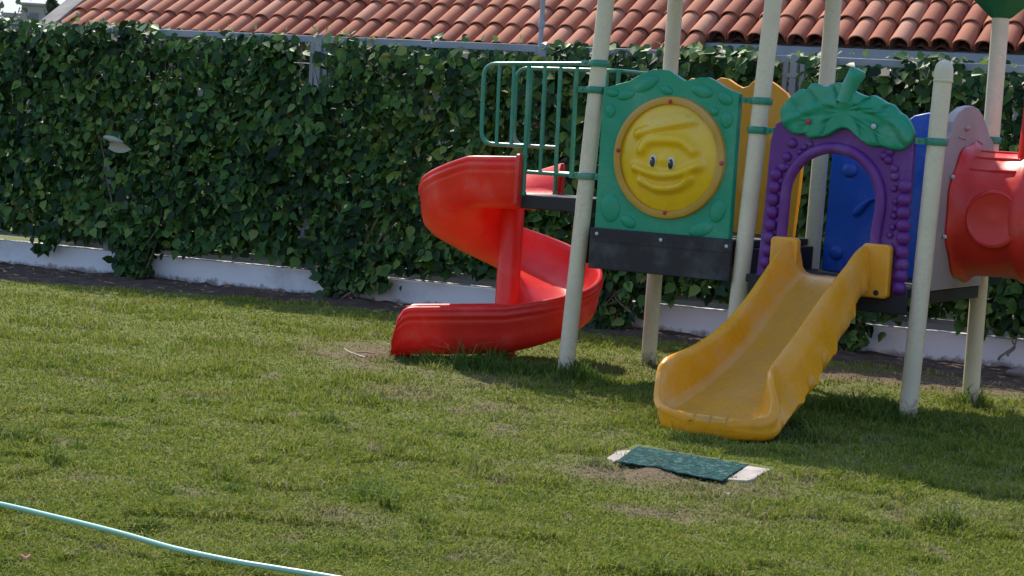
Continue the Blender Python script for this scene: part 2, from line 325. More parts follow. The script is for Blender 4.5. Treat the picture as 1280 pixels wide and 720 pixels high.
# grass blades
def inquad(x, y, Q, pad=0):
    Q = [np.array(p) for p in Q]; c = sum(Q)/4; ins = np.ones(len(x), bool)
    for k in range(4):
        a, b2 = Q[k], Q[(k+1) % 4]; e = b2-a; nn = np.array([-e[1], e[0]]); nn /= np.linalg.norm(nn)
        if (c-a) @ nn < 0: nn = -nn
        ins &= ((x-a[0])*nn[0] + (y-a[1])*nn[1]) > -pad
    return ins
RTUFT = [(random.uniform(-40, 1320), random.uniform(470, 715), random.uniform(.04, .10), random.uniform(.35, .8)) for _ in range(46)]
def blades(name, n, seed):
    r = np.random.default_rng(seed)
    inv = r.uniform(1/19.5, 1/6.6, n); d = 1/inv                       # denser near the camera
    x = r.uniform(-.36, .36, n)*d; y = d
    rel = np.stack([x-FO[0], y-FO[1]], 1); tt = rel @ FD[:2]; oo = rel @ FN[:2]
    br = bare(x, y)
    tuft = np.zeros(n)
    for (u_, v_, s, w) in RTUFT + [(460, 620, .13, .7), (15, 547, .12, .8), (500, 503, .12, .5), (350, 690, .15, .5), (950, 520, .4, .3), (560, 500, .1, .4), (250, 500, .1, .4), (1100, 560, .5, .3), (700, 470, .2, .5)]:
        c = gnd(u_, v_); tuft += w*np.exp(-((x-c[0])/s)**2-((y-c[1])/(s*.8))**2)
    for (a, b2, s, w) in [(0, 0, .15, 2.2), (.1, -.15, .3, .5), (2.44, 0, .13, .6), (2.44, 1.22, .13, .8), (0, 1.22, .15, .4), (2.0, .1, .5, .5), (1.2, -.2, .45, .45), (1.5, -1.4, .35, .5), (2.5, -.2, .5, .4), (-1.25, -.35, .12, .6), (-1.1, -.28, .10, 1.6), (-.9, -.33, .10, 1.6), (-.7, -.30, .12, 1.6), (-.5, -.25, .12, 1.6), (-.75, -.05, .25, 1.3), (-.3, -.1, .15, 1.2), (-1.45, .02, .12, .8), (2.25, -1.5, .15, 1.0), (2.0, -1.0, .3, .8)]:
        c = PO + a*E1 + b2*E2; tuft += w*gauss(x, y, c, s, s)
    keep = (oo > edge_o(tt)-.10+.12*(r.random(n)-.5)) & (r.random(n) > br*.62) & ~inquad(x, y, MATQ, .012)
    # thin bare soil ring at the wall side of the mat
    x, y, d, br, tuft = x[keep], y[keep], d[keep], br[keep], tuft[keep]; n = len(x)
    clump = fbm(x*7, y*7, 77, 3)
    h = (.010+.022*r.random(n)**1.4)*(.55+.9*clump)*(1-.45*br)*(1+2.6*np.clip(tuft, 0, 2))
    h *= 1 + 1.1*(fbm(x*2.2, y*2.2, 88, 3) > .60)
    az = r.uniform(0, 2*PI, n); lean = r.uniform(.2, 1.5, n)
    w = (.0020+.0024*r.random(n))*(d/9)**.55
    wx = np.cos(az+PI/2)*w; wy = np.sin(az+PI/2)*w
    face = r.random(n) < .5; wx = np.where(face, w, wx); wy = np.where(face, w*.3*(r.random(n)-.5), wy)
    z0 = gh(x, y)-.006
    mx_, my = x+np.cos(az)*h*.25*lean, y+np.sin(az)*h*.25*lean; tx, ty = x+np.cos(az)*h*lean*.95, y+np.sin(az)*h*lean*.95
    V = np.empty((n, 5, 3))
    V[:, 0] = np.stack([x-wx, y-wy, z0], 1); V[:, 1] = np.stack([x+wx, y+wy, z0], 1)
    V[:, 2] = np.stack([mx_+wx*.8, my+wy*.8, z0+h*.62], 1); V[:, 3] = np.stack([mx_-wx*.8, my-wy*.8, z0+h*.62], 1)
    V[:, 4] = np.stack([tx, ty, z0+h*(.95-.25*(lean > 1))], 1)
    b0 = np.arange(n)*5
    F = np.concatenate([np.stack([b0, b0+1, b0+2], 1), np.stack([b0, b0+2, b0+3], 1), np.stack([b0+3, b0+2, b0+4], 1)])
    o = npmesh(name, V.reshape(-1, 3), F, BLADE); tag(o, 'short mown grass with straw coloured worn patches covering the lawn', 'grass', kind='stuff')
    dry = np.clip(br*1.15 + (r.random(n) < .10)*.8 - .15, 0, 1); lush = np.clip(tuft*.75, 0, .75)
    for nm, val in (('dry', dry), ('lush', lush)):
        a_ = o.data.attributes.new(nm, 'FLOAT', 'POINT'); a_.data.foreach_set('value', np.repeat(val, 5).astype(np.float32))
    return o
blades('lawn_grass', 700000, 5)

# ------------------------------------------------------------------ low wall + fence
w = MB().box((-4, -.16, -.1), (14, 0, .235), FP)
wall = w.build('garden_wall', WHITEW, bevel=.012); tag(wall, 'low white painted wall running along the foot of the vine covered fence', 'wall')
fen = empty('metal_fence', FP(0, -.08, .235), 'grey metal panel fence standing on the low white wall under the climbing vines', 'fence')
JT = [fhit(400, 60, -.08)[0] + 2.33*k for k in range(-2, 5)]
def fbox(mb, t0, t1, o0, o1, z0, z1): return mb.box((t0, o0, z0), (t1, o1, z1), FP)
for k, jt in enumerate(JT[:-1]):
    jn = JT[k+1]
    tr = MB(); fbox(tr, jt+.075, jn-.075, -.105, -.055, 2.39, 2.455); tr.build('top_rail', FENCE, fen, bevel=.004)
    br_ = MB(); fbox(br_, jt+.075, jn-.075, -.10, -.06, .285, .335); br_.build('bottom_rail', FENCE, fen, bevel=.004)
    for s in (jt+.055, jn-.095):
        fbox(MB(), s, s+.04, -.1, -.06, .24, 2.45).build('panel_stile', FENCE, fen, bevel=.003)
    mid = (jt+jn)/2; fbox(MB(), mid-.02, mid+.02, -.098, -.062, .3352, 2.3898).build('middle_stile', FENCE, fen, bevel=.003)
    bars = MB()
    for q in range(1, 20):
        tq = jt + .095 + (jn-jt-.19)*q/20; bars.tube([FP(tq, -.08, .33), FP(tq, -.08, 2.4)], .003, 5)
    for q in range(1, 10):
        zq = .33+2.07*q/10; bars.tube([FP(jt+.09, -.087, zq), FP(jn-.09, -.087, zq)], .003, 5)
    bars.build('wire_mesh', FENCE, fen)
for jt in JT:
    p = MB(); fbox(p, jt-.03, jt+.03, -.12, -.045, .235, 2.47); p.build('post', FENCE, fen, bevel=.004)
    for zc in (2.27, 1.2, .42):
        c = MB(); fbox(c, jt-.056, jt+.056, -.09, -.04, zc, zc+.035); c.build('bracket', FENCE, fen, bevel=.003)
# thin pole rising behind the fence
t0, _ = fhit(675, 62, -.25); pl = MB().tube([FP(t0, -.25, 0), FP(t0+.0, -.25, 4.2)], .022, 10)
pole = pl.build('metal_pole', FENCE); tag(pole, 'thin dark grey metal pole rising above the fence in front of the tiled roof', 'pole')
cl = MB().lathe([(.03, 0), (.034, .01), (.034, .05), (.03, .06)], FP(t0, -.25, 2.62), seg=12); cl.tube([FP(t0, -.25, 2.65), FP(t0+.05, -.23, 2.65)], .009, 6); cl.build('collar', FENCE, pole)

# ------------------------------------------------------------------ vines
LEAF0 = np.array([(0, 0, 0), (.36, .16, .05), (.40, .5, .07), (0, 1.0, -.06), (-.40, .5, .07), (-.36, .16, .05), (0, .45, -.03)], float)
LEAFF = np.array([(0, 1, 6), (1, 2, 6), (2, 3, 6), (3, 4, 6), (4, 5, 6), (5, 0, 6)])
def leaves(name, P, D, Nn, S, mat, parent=None):
    """P pos, D tip direction, Nn face normal, S size"""
    D = D/np.linalg.norm(D, axis=1)[:, None]; W = np.cross(D, Nn); W /= np.linalg.norm(W, axis=1)[:, None]+1e-9; Q = np.cross(W, D)
    n = len(P); L = LEAF0[None]*S[:, None, None]
    fold = rng.uniform(.3, 2.6, n)[:, None]; wid = rng.uniform(.75, 1.15, n)[:, None]
    V = P[:, None] + (L[:, :, 0]*wid)[..., None]*W[:, None] + L[:, :, 1][..., None]*D[:, None] + (L[:, :, 2]*fold)[..., None]*Q[:, None]
    F = (LEAFF[None] + (np.arange(n)*7)[:, None, None]).reshape(-1, 3)
    return npmesh(name, V.reshape(-1, 3), F, mat, parent)
ROOT = [fhit(162, 330, .25)[0], fhit(425, 355, .25)[0], fhit(765, 395, .25)[0], fhit(1052, 430, .25)[0]]
bounds = [-4.0, -.9, (ROOT[0]+ROOT[1])/2+.1, (ROOT[1]+ROOT[2])/2, (ROOT[2]+ROOT[3])/2, 11.2, 14.0]
TX = [fhit(x_, 55, 0)[0] for x_ in (755, 955, 200, 205, 315, 420, 261, 391)]
roots = [-2.2] + ROOT + [12.2]
VLAB = ['climbing vine on the fence at the far left end, its root outside the photo', 'dense climbing vine at the left with a thick leafy column over the white wall',
        'climbing vine just left of the red spiral slide, bare crossed stems over the wall', 'climbing vine behind the spiral slide and round yellow window, pale twigs at foot',
        'climbing vine behind the yellow slide and purple arch, rooted beside the slide', 'climbing vine on the fence beyond the red tunnel at the right end']
for k in range(6):
    t0, t1 = bounds[k], bounds[k+1]; rt = roots[k]
    vine = empty('climbing_vine', FP(rt, .2, 0), VLAB[k], 'climbing vine', 'climbing vines on the fence')
    A = (t1-t0)*2.15; n = int(A*1500)
    t = rng.uniform(t0-.12, t1+.12, n); z = .30 + 2.2*rng.random(n)
    thick = .09 + .30*fbm(t*1.3, z*1.3, 100+k*0, 3) + .10*fbm(t*4, z*4, 55, 2)
    lay = rng.random(n); o = -.06 + (thick)*(lay**.75) - .05
    back = rng.random(n) < .34; o = np.where(back, -.12-.22*rng.random(n), o)
    # gaps, ragged hem and ragged crown
    gapn = fbm(t*3.2, z*2.4, 140, 3)
    hem = .37+.16*fbm(t*3, 0*t, 150, 3) - .1; crown = 2.36 + .26*fbm(t*2.6, 0*t+3, 160, 3) - .02
    crown = crown + .07*((t > TX[0])*(t < TX[1])) + .05*(t < TX[2])
    jn = np.min(np.abs(t[:, None]-np.array([JT[2], JT[4]])[None]), axis=1)
    keep = (z > hem) & (z < crown) & ~((gapn > .64) & (lay > .45) & ~back) & ~((jn < .19) & (z > 1.95+.1*fbm(t*9, 0*t, 5, 2)) & (o > -.11))
    keep &= ~((o > -.11) & (z > 2.375) & (rng.random(n) < .9) & (((t > TX[3]) & (t < TX[4])) | ((t > TX[5]) & (t < TX[0])) | (t > TX[1])) & (fbm(t*2.0, 0*t+1, 170, 2) < .62))
    t, z, o = t[keep], z[keep], o[keep]; n = len(t)
    strip = (o > -.06) & (((np.abs(t-TX[6]) < .035) & (((z > .95) & (z < 1.35)) | ((z > 1.5) & (z < 1.95)))) | ((np.abs(t-TX[7]) < .03) & (((z > 1.25) & (z < 1.95)) | ((z > .55) & (z < .85))))); sk_ = ~(strip & (rng.random(n) < .93)); t, z, o = t[sk_], z[sk_], o[sk_]; n = len(t)
    # leafy columns spilling over the wall
    cols = {1: [(rt-.02, .17, .02, .75, 620), (rt-1.1, .1, .2, .5, 60)], 2: [(rt-.10, .10, .06, .7, 240), (rt+.18, .2, .16, .55, 240)], 3: [(rt-.1, .25, .02, .65, 420)], 4: [(rt, .15, .05, .6, 220), (rt+2.0, .12, .3, .55, 60)]}.get(k, [])
    for (tc, tw, z0, z1, m) in cols:
        zz = rng.uniform(z0, z1, m); t = np.append(t, tc+tw*rng.normal(size=m)*(.5+.7*(zz-z0)/(z1-z0))); z = np.append(z, zz); o = np.append(o, .03+.22*rng.random(m))
    n = len(t)
    P = FO[None] + t[:, None]*FD + o[:, None]*FN + z[:, None]*EZ
    a = rng.normal(size=n)*.75; D = -EZ[None]*np.cos(a)[:, None]*.8 + FD[None]*np.sin(a)[:, None] + FN[None]*(.25+.35*rng.random(n))[:, None]
    Nn = FN[None]*1.0 + rng.normal(size=(n, 3))*.5 + EZ[None]*(.18+.9*np.clip((z-2.2)*3, 0, 1))[:, None]
    D = D + (EZ[None]*.5+FD[None]*rng.normal(size=(n, 1))*.6)*np.clip((z-2.3)*3, 0, 1)[:, None]
    S = .055+.085*rng.random(n)**1.2
    leaves('leaves', P, D, Nn, S, IVY, vine)
    # pale leaves mostly along the top rail, sunlight put into their colour
    m = int((t1-t0)*9); tp = rng.uniform(t0, t1, m); zp = np.where(rng.random(m) < .72, 2.42+.07*rng.random(m), .5+1.9*rng.random(m)); op = np.where(zp > 2.4, rng.uniform(-.12, .1, m), .28)
    Pp = FO[None]+tp[:, None]*FD+op[:, None]*FN+zp[:, None]*EZ
    leaves('sunlit_leaves', Pp, EZ[None]*.4+rng.normal(size=(m, 3))*.6, FN[None]*.5+EZ[None]+rng.normal(size=(m, 3))*.4, rng.uniform(.04, .085, m), IVYB, vine)
    # stems
    st = MB()
    for q in range(9 if k not in (2, 3) else 12):
        a0 = np.array(FP(rt+random.uniform(-.1, .1), random.uniform(.1, .24), -.02)); a1 = np.array(FP(rt+random.uniform(-.55, .55), random.uniform(0, .14), random.uniform(.4, .75)))
        a2 = np.array(FP(rt+random.uniform(-1.2, 1.2), random.uniform(-.06, .02), random.uniform(1.2, 2.3)))
        pts = [];
        for w_ in np.linspace(0, 1, 12):
            p = (1-w_)**2*a0+2*w_*(1-w_)*a1+w_*w_*a2; pts.append(p + rng.normal(size=3)*.012)
        r0 = random.uniform(.006, .015); st.tube(pts, [r0*(1-.6*w_) for w_ in np.linspace(0, 1, 12)], 6)
    extra = {2: [((410, 385), (470, 340)), ((415, 390), (445, 350)), ((405, 385), (418, 330)), ((425, 380), (480, 335))], 3: [((735, 400), (790, 350)), ((755, 345), (770, 385)), ((738, 398), (775, 372)), ((790, 395), (760, 360))],
             1: [((150, 355), (165, 300)), ((160, 352), (195, 280)), ((155, 355), (185, 345)), ((150, 350), (140, 310))], 4: [((1052, 440), (1040, 395)), ((1250, 450), (1275, 420)), ((1262, 445), (1268, 425))]}.get(k, [])
    for (p, q) in extra:
        ta, za = fhit(*p, .24); tb, zb = fhit(*q, .20)
        pts = [FP(ta*(1-s)+tb*s+.02*math.sin(s*7+ta), .24-.06*s, max(0, za)*(1-s)+zb*s) for s in np.linspace(0, 1, 8)]
        st.tube(pts, [.012-.006*s for s in np.linspace(0, 1, 8)], 6)
    st.build('stems', BARK, vine)
# pale dry leaf caught in the vine
tc, zc = fhit(147, 179, .36)
dl = empty('dry_leaf', FP(tc, .36, zc), 'pale dry curled leaf caught high in the dark vine at the left', 'leaf')
def blade_leaf(p0, p1, wd, curl, nm):
    p0 = np.array(p0); p1 = np.array(p1); ax = p1-p0; L = np.linalg.norm(ax); ax = ax/L; side = np.cross(ax, FN); side /= np.linalg.norm(side)
    rings = []
    for s in np.linspace(0, 1, 9):
        ww = wd*math.sin(PI*(.12+.86*s))**.7; c = p0+ax*L*s
        rings.append([c + side*ww*u_ + FN*(curl*(u_*u_)) for u_ in np.linspace(-1, 1, 7)])
    back_ = [[p - FN*.003 for p in r[::-1]] for r in rings]
    mb = MB().loft([r+b_ for r, b_ in zip(rings, back_)], True, True); return mb.build(nm, DRY, dl)
blade_leaf(FP(*((lambda q: (q[0], .37, q[1]))(fhit(129, 171, .37)))), FP(*((lambda q: (q[0], .36, q[1]))(fhit(152, 178, .37)))), .030, -.02, 'blade')
blade_leaf(FP(*((lambda q: (q[0], .38, q[1]))(fhit(137, 182, .38)))), FP(*((lambda q: (q[0], .36, q[1]))(fhit(164, 187, .36)))), .052, .02, 'blade')
MB().tube([FP(*((lambda q: (q[0], .36, q[1]))(fhit(149, 169, .36)))), FP(*((lambda q: (q[0], .36, q[1]))(fhit(150, 176, .36))))], .003, 5).build('stalk', DRY, dl)

# ------------------------------------------------------------------ house with clay tile roof
EO, EZ0, RP = -2.25, 2.69, math.radians(31)
eL = fhit(72, 27, EO)[0]+.24; NC, NR, PITCHT, COURSE = 66, 12, .2, .41
house = empty('tiled_house', FP(eL+5, EO-2, 0), 'single storey house behind the fence with a terracotta barrel tile roof and grey concrete verge', 'house')
us = -FN*math.cos(RP) + EZ*math.sin(RP); un = FN*math.sin(RP)+EZ*math.cos(RP)
def RF(t, s, h): return FP(t, EO, EZ0) + us*s + un*h
tiles = MB(); TSTEP = fhit(872, 50, EO)[0]
for c in range(NC):
    tcn = eL + .10 + c*PITCHT
    for r in range(-1 if tcn < TSTEP else 0, NR):
        s0 = r*COURSE + random.uniform(-.012, .012); s1 = s0+COURSE+.07; dt = random.uniform(-.006, .006); lift = .024+random.uniform(-.003, .006)
        tw = random.uniform(-.006, .006)
        rings = []
        for s_, rr, hh in ((s0, .099, lift), (s0+.012, .1005, lift+.001), (s1, .086, .008)):
            rings.append([RF(tcn+dt+(tw if s_ == s1 else 0)-rr*math.cos(a), s_, hh+.9*rr*math.sin(a)-.012) for a in np.linspace(-.12, PI+.12, 11)])
        inner = [[RF(tcn+dt-(rr-.013)*math.cos(a), s_, hh+.9*(rr-.013)*math.sin(a)-.012) for a in np.linspace(-.12, PI+.12, 11)] for s_, rr, hh in ((s0, .099, lift), (s0+.12, .095, lift-.004))]
        tiles.loft([inner[1], inner[0]]+rings, False, False)
tiles.build('roof', TILE, house, angle=50)
pan = MB(); rg = []
tsp = np.arange(eL-.02, eL+NC*PITCHT+.05, .025)
for s_ in np.linspace(.03, NR*COURSE, 3): rg.append([RF(q, s_, -.028+.026*math.cos(2*PI*(q-eL-.10)/PITCHT)) for q in tsp])
pan.loft(rg, False, False); rg = []
for s_ in (-COURSE+.03, .0299): rg.append([RF(q, s_, -.028+.026*math.cos(2*PI*(q-eL-.10)/PITCHT)) for q in tsp[tsp < TSTEP]])
pan.loft(rg, False, False).build('tile_pans', PAN, house)
RL = eL+NC*PITCHT
b_ = MB().box((eL-.0, .0, -.12), (RL, NR*COURSE, -.062), lambda x, y, z: RF(x, y, z)); b_.build('roof_deck', COPING, house)
b_ = MB().box((eL, EO-.02, EZ0-.19), (RL, EO+.0, EZ0-.035), FP); b_.build('fascia', FENCE, house)
b_ = MB().box((eL+.0, EO-7, 0), (RL, EO-.45, EZ0-.02), FP); b_.build('wall', STUCCO, house)
# gable wall and sloping coping at the left end
prof = [(-.05, -.16), (NR*COURSE+.1, -.16), (NR*COURSE+.1, .10), (-.05, .10)]
cp = MB()
cp.box((eL-.25, -.45, -.12), (eL-.005, NR*COURSE, .075), lambda x, y, z: RF(x, y, z)); cp.build('coping', COPING, house, bevel=.012)
gb = MB(); e0 = EO; top = NR*COURSE
gw = [(eL-.27, 0), ]
def gf(o_, z_, d): return FP(d, o_, z_)
pts = [(EO-.2, 0), (EO-.2, EZ0-.14), (EO-.2-top*math.cos(RP)+.3, EZ0-.14+(top-.35)*math.sin(RP)), (EO-7, EZ0+1.9), (EO-7, 0)]
gb.prism(pts, gf, eL-.25, eL-.02).build('gable_wall', STUCCO, house)
for q in range(4):
    tw = eL+2+q*2.9; fr = MB()
    for (x0, x1, z0, z1) in ((0, 1.2, .9, .96), (0, 1.2, 1.94, 2.0), (0, .06, .96, 1.94), (1.14, 1.2, .96, 1.94), (.57, .63, .96, 1.94)): fr.box((tw+x0, EO-.46, z0), (tw+x1, EO-.40, z1), FP)
    wf = fr.build('window', FARW, house); MB().box((tw+.05, EO-.447, .95), (tw+1.15, EO-.43, 1.95), FP).build('pane', FARG, wf)

# ------------------------------------------------------------------ far buildings and trees on the skyline at left
def far(u, v, d): P = CP + ray(u, v)*d; return P
pt = far(27, 6, 110); fbd = empty('apartment_building', (pt[0]+4, pt[1]+4, 0), 'far pale flat roofed building above the hedge at the top left', 'building')
x0, y0, zt = pt[0], pt[1], pt[2]
MB().box((x0, y0, 0), (x0+9, y0+8, zt)).build('wall', FARW, fbd); MB().box((x0-.15, y0-.15, zt), (x0+9.15, y0+8.15, zt+.14)).build('parapet', FARW, fbd, bevel=.03)
MB().box((x0-1.2, y0+.4, 0), (x0-.002, y0+6, zt-.45)).build('side_wing', FARW, fbd)
for q in range(5):
    for h in (1.15, 3.6):
        MB().box((x0+.45+q*1.5, y0-.03, zt-h), (x0+.95+q*1.5, y0+.02, zt-h+.75)).build('window', FARG, fbd)
def tree(nm, base, H, R, n, seed, lab, cone=False):
    r = np.random.default_rng(seed); e = empty(nm, base, lab, 'tree'); B = np.array(base)
    MB().tube([B, B+(0, 0, H*.5), B+(.05, 0, H*.85)], [.16, .1, .04], 8).build('trunk', BARK, e)
    lb = MB()
    for q in range(7):
        a = r.uniform(0, 6.28); lb.tube([B+(0, 0, H*(.3+.07*q)), B+(math.cos(a)*R*.6, math.sin(a)*R*.6, H*(.45+.07*q))], [.05, .015], 5)
    lb.build('limbs', BARK, e)
    if cone:
        zz = r.random(n)**.9; rad = R*(1-zz)**.8*np.sqrt(r.random(n)); a = r.uniform(0, 6.28, n)
        P = np.stack([B[0]+rad*np.cos(a), B[1]+rad*np.sin(a), B[2]+H*(.08+.92*zz)], 1)
    else:
        cs = np.stack([r.normal(size=14)*R*.5, r.normal(size=14)*R*.4, H*(.55+.33*r.random(14))], 1); k_ = r.integers(0, 14, n)
        P = B + cs[k_] + r.normal(size=(n, 3))*R*.2
    leaves('crown', P, r.normal(size=(n, 3)), r.normal(size=(n, 3))+EZ, r.uniform(.12, .26, n), TREEM, e)
c = far(66, -4, 70); tree('cypress_tree', (c[0], c[1], 0), c[2]+.3, .5, 1500, 3, 'slim dark cypress tip beside the pale far building', True)
c = far(4, 19, 60); tree('leafy_tree', (c[0]-1.6, c[1], 0), c[2]+.25, 2.0, 3500, 5, 'low distant tree just above the hedge at the far left')

# ------------------------------------------------------------------ play structure
PS = empty('playground_structure', PO + .61*E1 + .61*E2, 'colourful plastic playground structure with red spiral slide, yellow slide and purple arch on cream posts', 'playground structure')
def L(a, b, z): return PO + a*E1 + b*E2 + z*EZ
def LF(p, q, d): return L(p, d, q)      # front-facing prisms: (a, z), depth b
def LS(p, q, d): return L(d, p, q)      # side-facing prisms: (b, z), depth a
PR = .057
LEAN = {(0, 0): .05, (M1, 0): .05, (2*M1, 0): .028, (M1, M1): .012, (0, M1): .008}     # the posts stand a little out of true
def post(a, b, h, cap=False, lab=None):
    k = LEAN.get((a, b), 0)
    o = MB().tube([L(a+k*(z-1), b, z) for z in (-.15, h)], PR, 28).build('post', POST, PS)
    if cap: MB().lathe([(PR+.002, h-.075), (PR+.006, h-.07), (PR+.006, h-.062), (PR+.002, h-.058), (PR+.002, h-.01), (PR*.97, h+.02), (PR*.82, h+.042), (PR*.5, h+.06), (.004, h+.067)], L(a+k*(h-1), b, 0), seg=24).build('post_cap', POST, o)
    if lab: o['label'] = lab
    return o
HP = 3.3
P1 = post(0, 0, HP); P2 = post(M1, 0, HP); B1 = post(0, M1, HP); B2 = post(M1, M1, HP)
P3 = post(2*M1, 0, 2.20, True, 'short cream post with a rounded cap'); B3 = post(2*M1, M1, 2.66)
P4 = post(3*M1+.1, 0, 2.6, True); B4 = post(3*M1+.1, M1, 2.6, True)
def clamp(a, b, z, ears, par):
    a = a + LEAN.get((a, b), 0)*(z-1)
    m = MB(); m.lathe([(PR+.001, z-.024), (PR+.013, z-.022), (PR+.016, z-.012), (PR+.016, z+.012), (PR+.013, z+.022), (PR+.001, z+.024)], L(a, b, 0), seg=24, cap=False)
    for (da, db) in ears:
        d = da*E1+db*E2; d /= np.linalg.norm(d); s = np.cross(d, EZ); c0 = L(a, b, z)
        m.add([c0+d*x+s*y+EZ*h for h in (-.02, .02) for y in (-.016, .016) for x in (PR-.002, PR+.075)], [(0, 2, 3, 1), (4, 5, 7, 6), (0, 1, 5, 4), (2, 6, 7, 3), (0, 4, 6, 2), (1, 3, 7, 5)])
        m.ball(c0+d*(PR+.045)-s*np.sign(s @ np.array([0, -1, 0]) or 1)*-.018, .009)
    o = m.build('clamp', GRNM, par); return o
F_, Lf, Bk, Rg = (0, -1), (-1, 0), (0, 1), (1, 0)
for z, e in ((2.155, [(-1, 0)]), (1.975, [(1, -.1), (-1, 0)]), (1.385, [(-1, 0), (1, -.1)])): clamp(0, 0, z, e, P1)
for z in (1.955,): clamp(M1, 0, z, [(-1, -.1)], P2)
clamp(M1, 0, 1.765, [(1, -.2)], P2)
for z in (1.755,): clamp(2*M1, 0, z, [(-1, -.3)], P3)
for z in (2.1, 1.9, 1.2): clamp(0, M1, z, [(1, 0), (-1, -1)], B1)
for z in (1.9,): clamp(M1, M1, z, [(-1, 0), (1, 0)], B2)
for z in (1.8, 1.0): clamp(2*M1, M1, z, [(-1, 0), (0, -1)], B3)
# topper above the back right post (green flared cup)
m = MB(); seg = 8
m.lathe([(.062, 2.62), (.085, 2.635), (.10, 2.65), (.20, 2.74), (.29, 2.85), (.33, 2.95), (.335, 3.0), (.30, 3.0), (.26, 2.93), (.15, 2.86), (.03, 2.84), (.03, 3.3), (.004, 3.32)], L(2*M1, M1, 0), seg=seg)
m.build('post_topper', GRND, PS, bevel=.012, angle=20)['label'] = 'green faceted flared cup on top of the back post'
# canopy roof over the main deck (above the frame; it casts the shade on the lawn)
rc = (M1/2, M1/2); m = MB()
sq = lambda h, z: [L(rc[0]+sx*h, rc[1]+sy*h, z) for sx, sy in ((-1, -1), (1, -1), (1, 1), (-1, 1))]
m.loft([sq(.92, 3.17), sq(.96, 3.21), sq(.88, 3.6), sq(.74, 4.1), sq(.55, 4.55), sq(.3, 4.9), sq(.04, 5.05)], True, True); m.build('roof', GRND, PS, bevel=.02, angle=20)['label'] = 'green pitched plastic canopy over the main deck'

# decks and skirts
def lbox(a0, a1, b0, b1, z0, z1, mb=None): return (mb or MB()).box((a0, b0, z0), (a1, b1, z1), L)
lbox(.02, M1-.02, .02, M1-.02, .985, 1.035).build('deck', BLK, PS, bevel=.006)
lbox(M1+.02, 2*M1-.02, -.03, M1-.02, .775, .825).build('deck', BLK, PS, bevel=.006)
sk = lbox(.115, 1.165, -.085, -.055, .765, 1.043).build('skirt', BLK, PS, bevel=.006)
for u, v in ((746, 292), (826, 300), (908, 308)):
    a, z = fb(u, v, -.085); MB().ball(L(a, -.087, z), (.013, .009, .013), E1, E2, EZ, 10, 6).build('bolt', BOLT, sk)
lbox(.13, 1.15, -.091, -.0852, .955, .962).build('seam', BLK, sk)
lbox(.07, M1-.07, M1+.03, M1+.06, .77, 1.0).build('skirt', BLK, PS, bevel=.006)
lbox(-.045, -.015, .07, M1-.07, .78, 1.10).build('skirt', BLK, PS, bevel=.006)
lbox(M1+.07, 2*M1-.07, -.06, -.032, .66, .8248).build('skirt', BLK, PS, bevel=.006)
lbox(2*M1-.015, 2*M1+.02, .06, M1-.07, .735, .815).build('skirt', BLK, PS, bevel=.006)
lbox(M1+.0, M1+.03, .06, M1-.06, .62, .984).build('skirt', BLK, PS, bevel=.006)
lbox(-.50, -.03, .0, .62, 1.13, 1.228).build('landing', BLK, PS, bevel=.008)['label'] = 'small black landing between the railing and the spiral slide'
# step at slide mouth
lbox(M1+.42, 2*M1-.38, -.10, .06, .8255, .845).build('threshold', FENCE, PS, bevel=.004)

# --- green window panel with the round yellow dome
top = [fb(*p, 0) for p in [(757, 104), (775, 104), (790, 100), (805, 91), (818, 86), (828, 85), (840, 87), (850, 94), (859, 100), (868, 98), (878, 95), (888, 95), (898, 100), (908, 107), (918, 112), (928, 115)]]
top = [(a, z-.01) for a, z in top]
out = [(.125, 1.035), (1.125, 1.035)] + [(min(a, 1.125), z) for a, z in top[::-1]][:-1] + [(.125, 1.99)]
wp = MB().prism(out, LF, -.045, .02)
cx, cz, cr = .655, 1.548, .405
for (a, z, ra, rz, tw) in [(.30, 1.95, .07, .035, .3), (.45, 2.03, .1, .045, .5), (.60, 1.995, .05, .03, -.3), (.86, 2.0, .085, .045, -.2), (1.03, 1.96, .06, .045, -.5), (1.05, 1.82, .045, .06, 0), (.96, 1.87, .03, .03, 0), (.19, 1.84, .04, .05, .2), (.24, 1.18, .075, .10, .1), (.38, 1.10, .065, .04, -.4), (.92, 1.09, .095, .05, .35), (1.03, 1.22, .06, .085, -.3), (.2, 1.96, .05, .03, 0)]:
    u_ = E1*math.cos(tw)+EZ*math.sin(tw); w_ = -E1*math.sin(tw)+EZ*math.cos(tw)
    wp.ball(L(a, -.043, z), (ra, rz, .016), u_, w_, E2, 18, 8)
WP = wp.build('window_panel', GRN, PS, bevel=.012, bseg=3); WP['label'] = 'green panel with wavy embossed top holding the round yellow window'
MB().lathe([(cr-.055, .0), (cr-.045, .028), (cr-.02, .034), (cr, .026), (cr+.006, 0)], L(cx, -.045, cz), -E2, E1, 64, False).build('window_ring', YRING, WP)
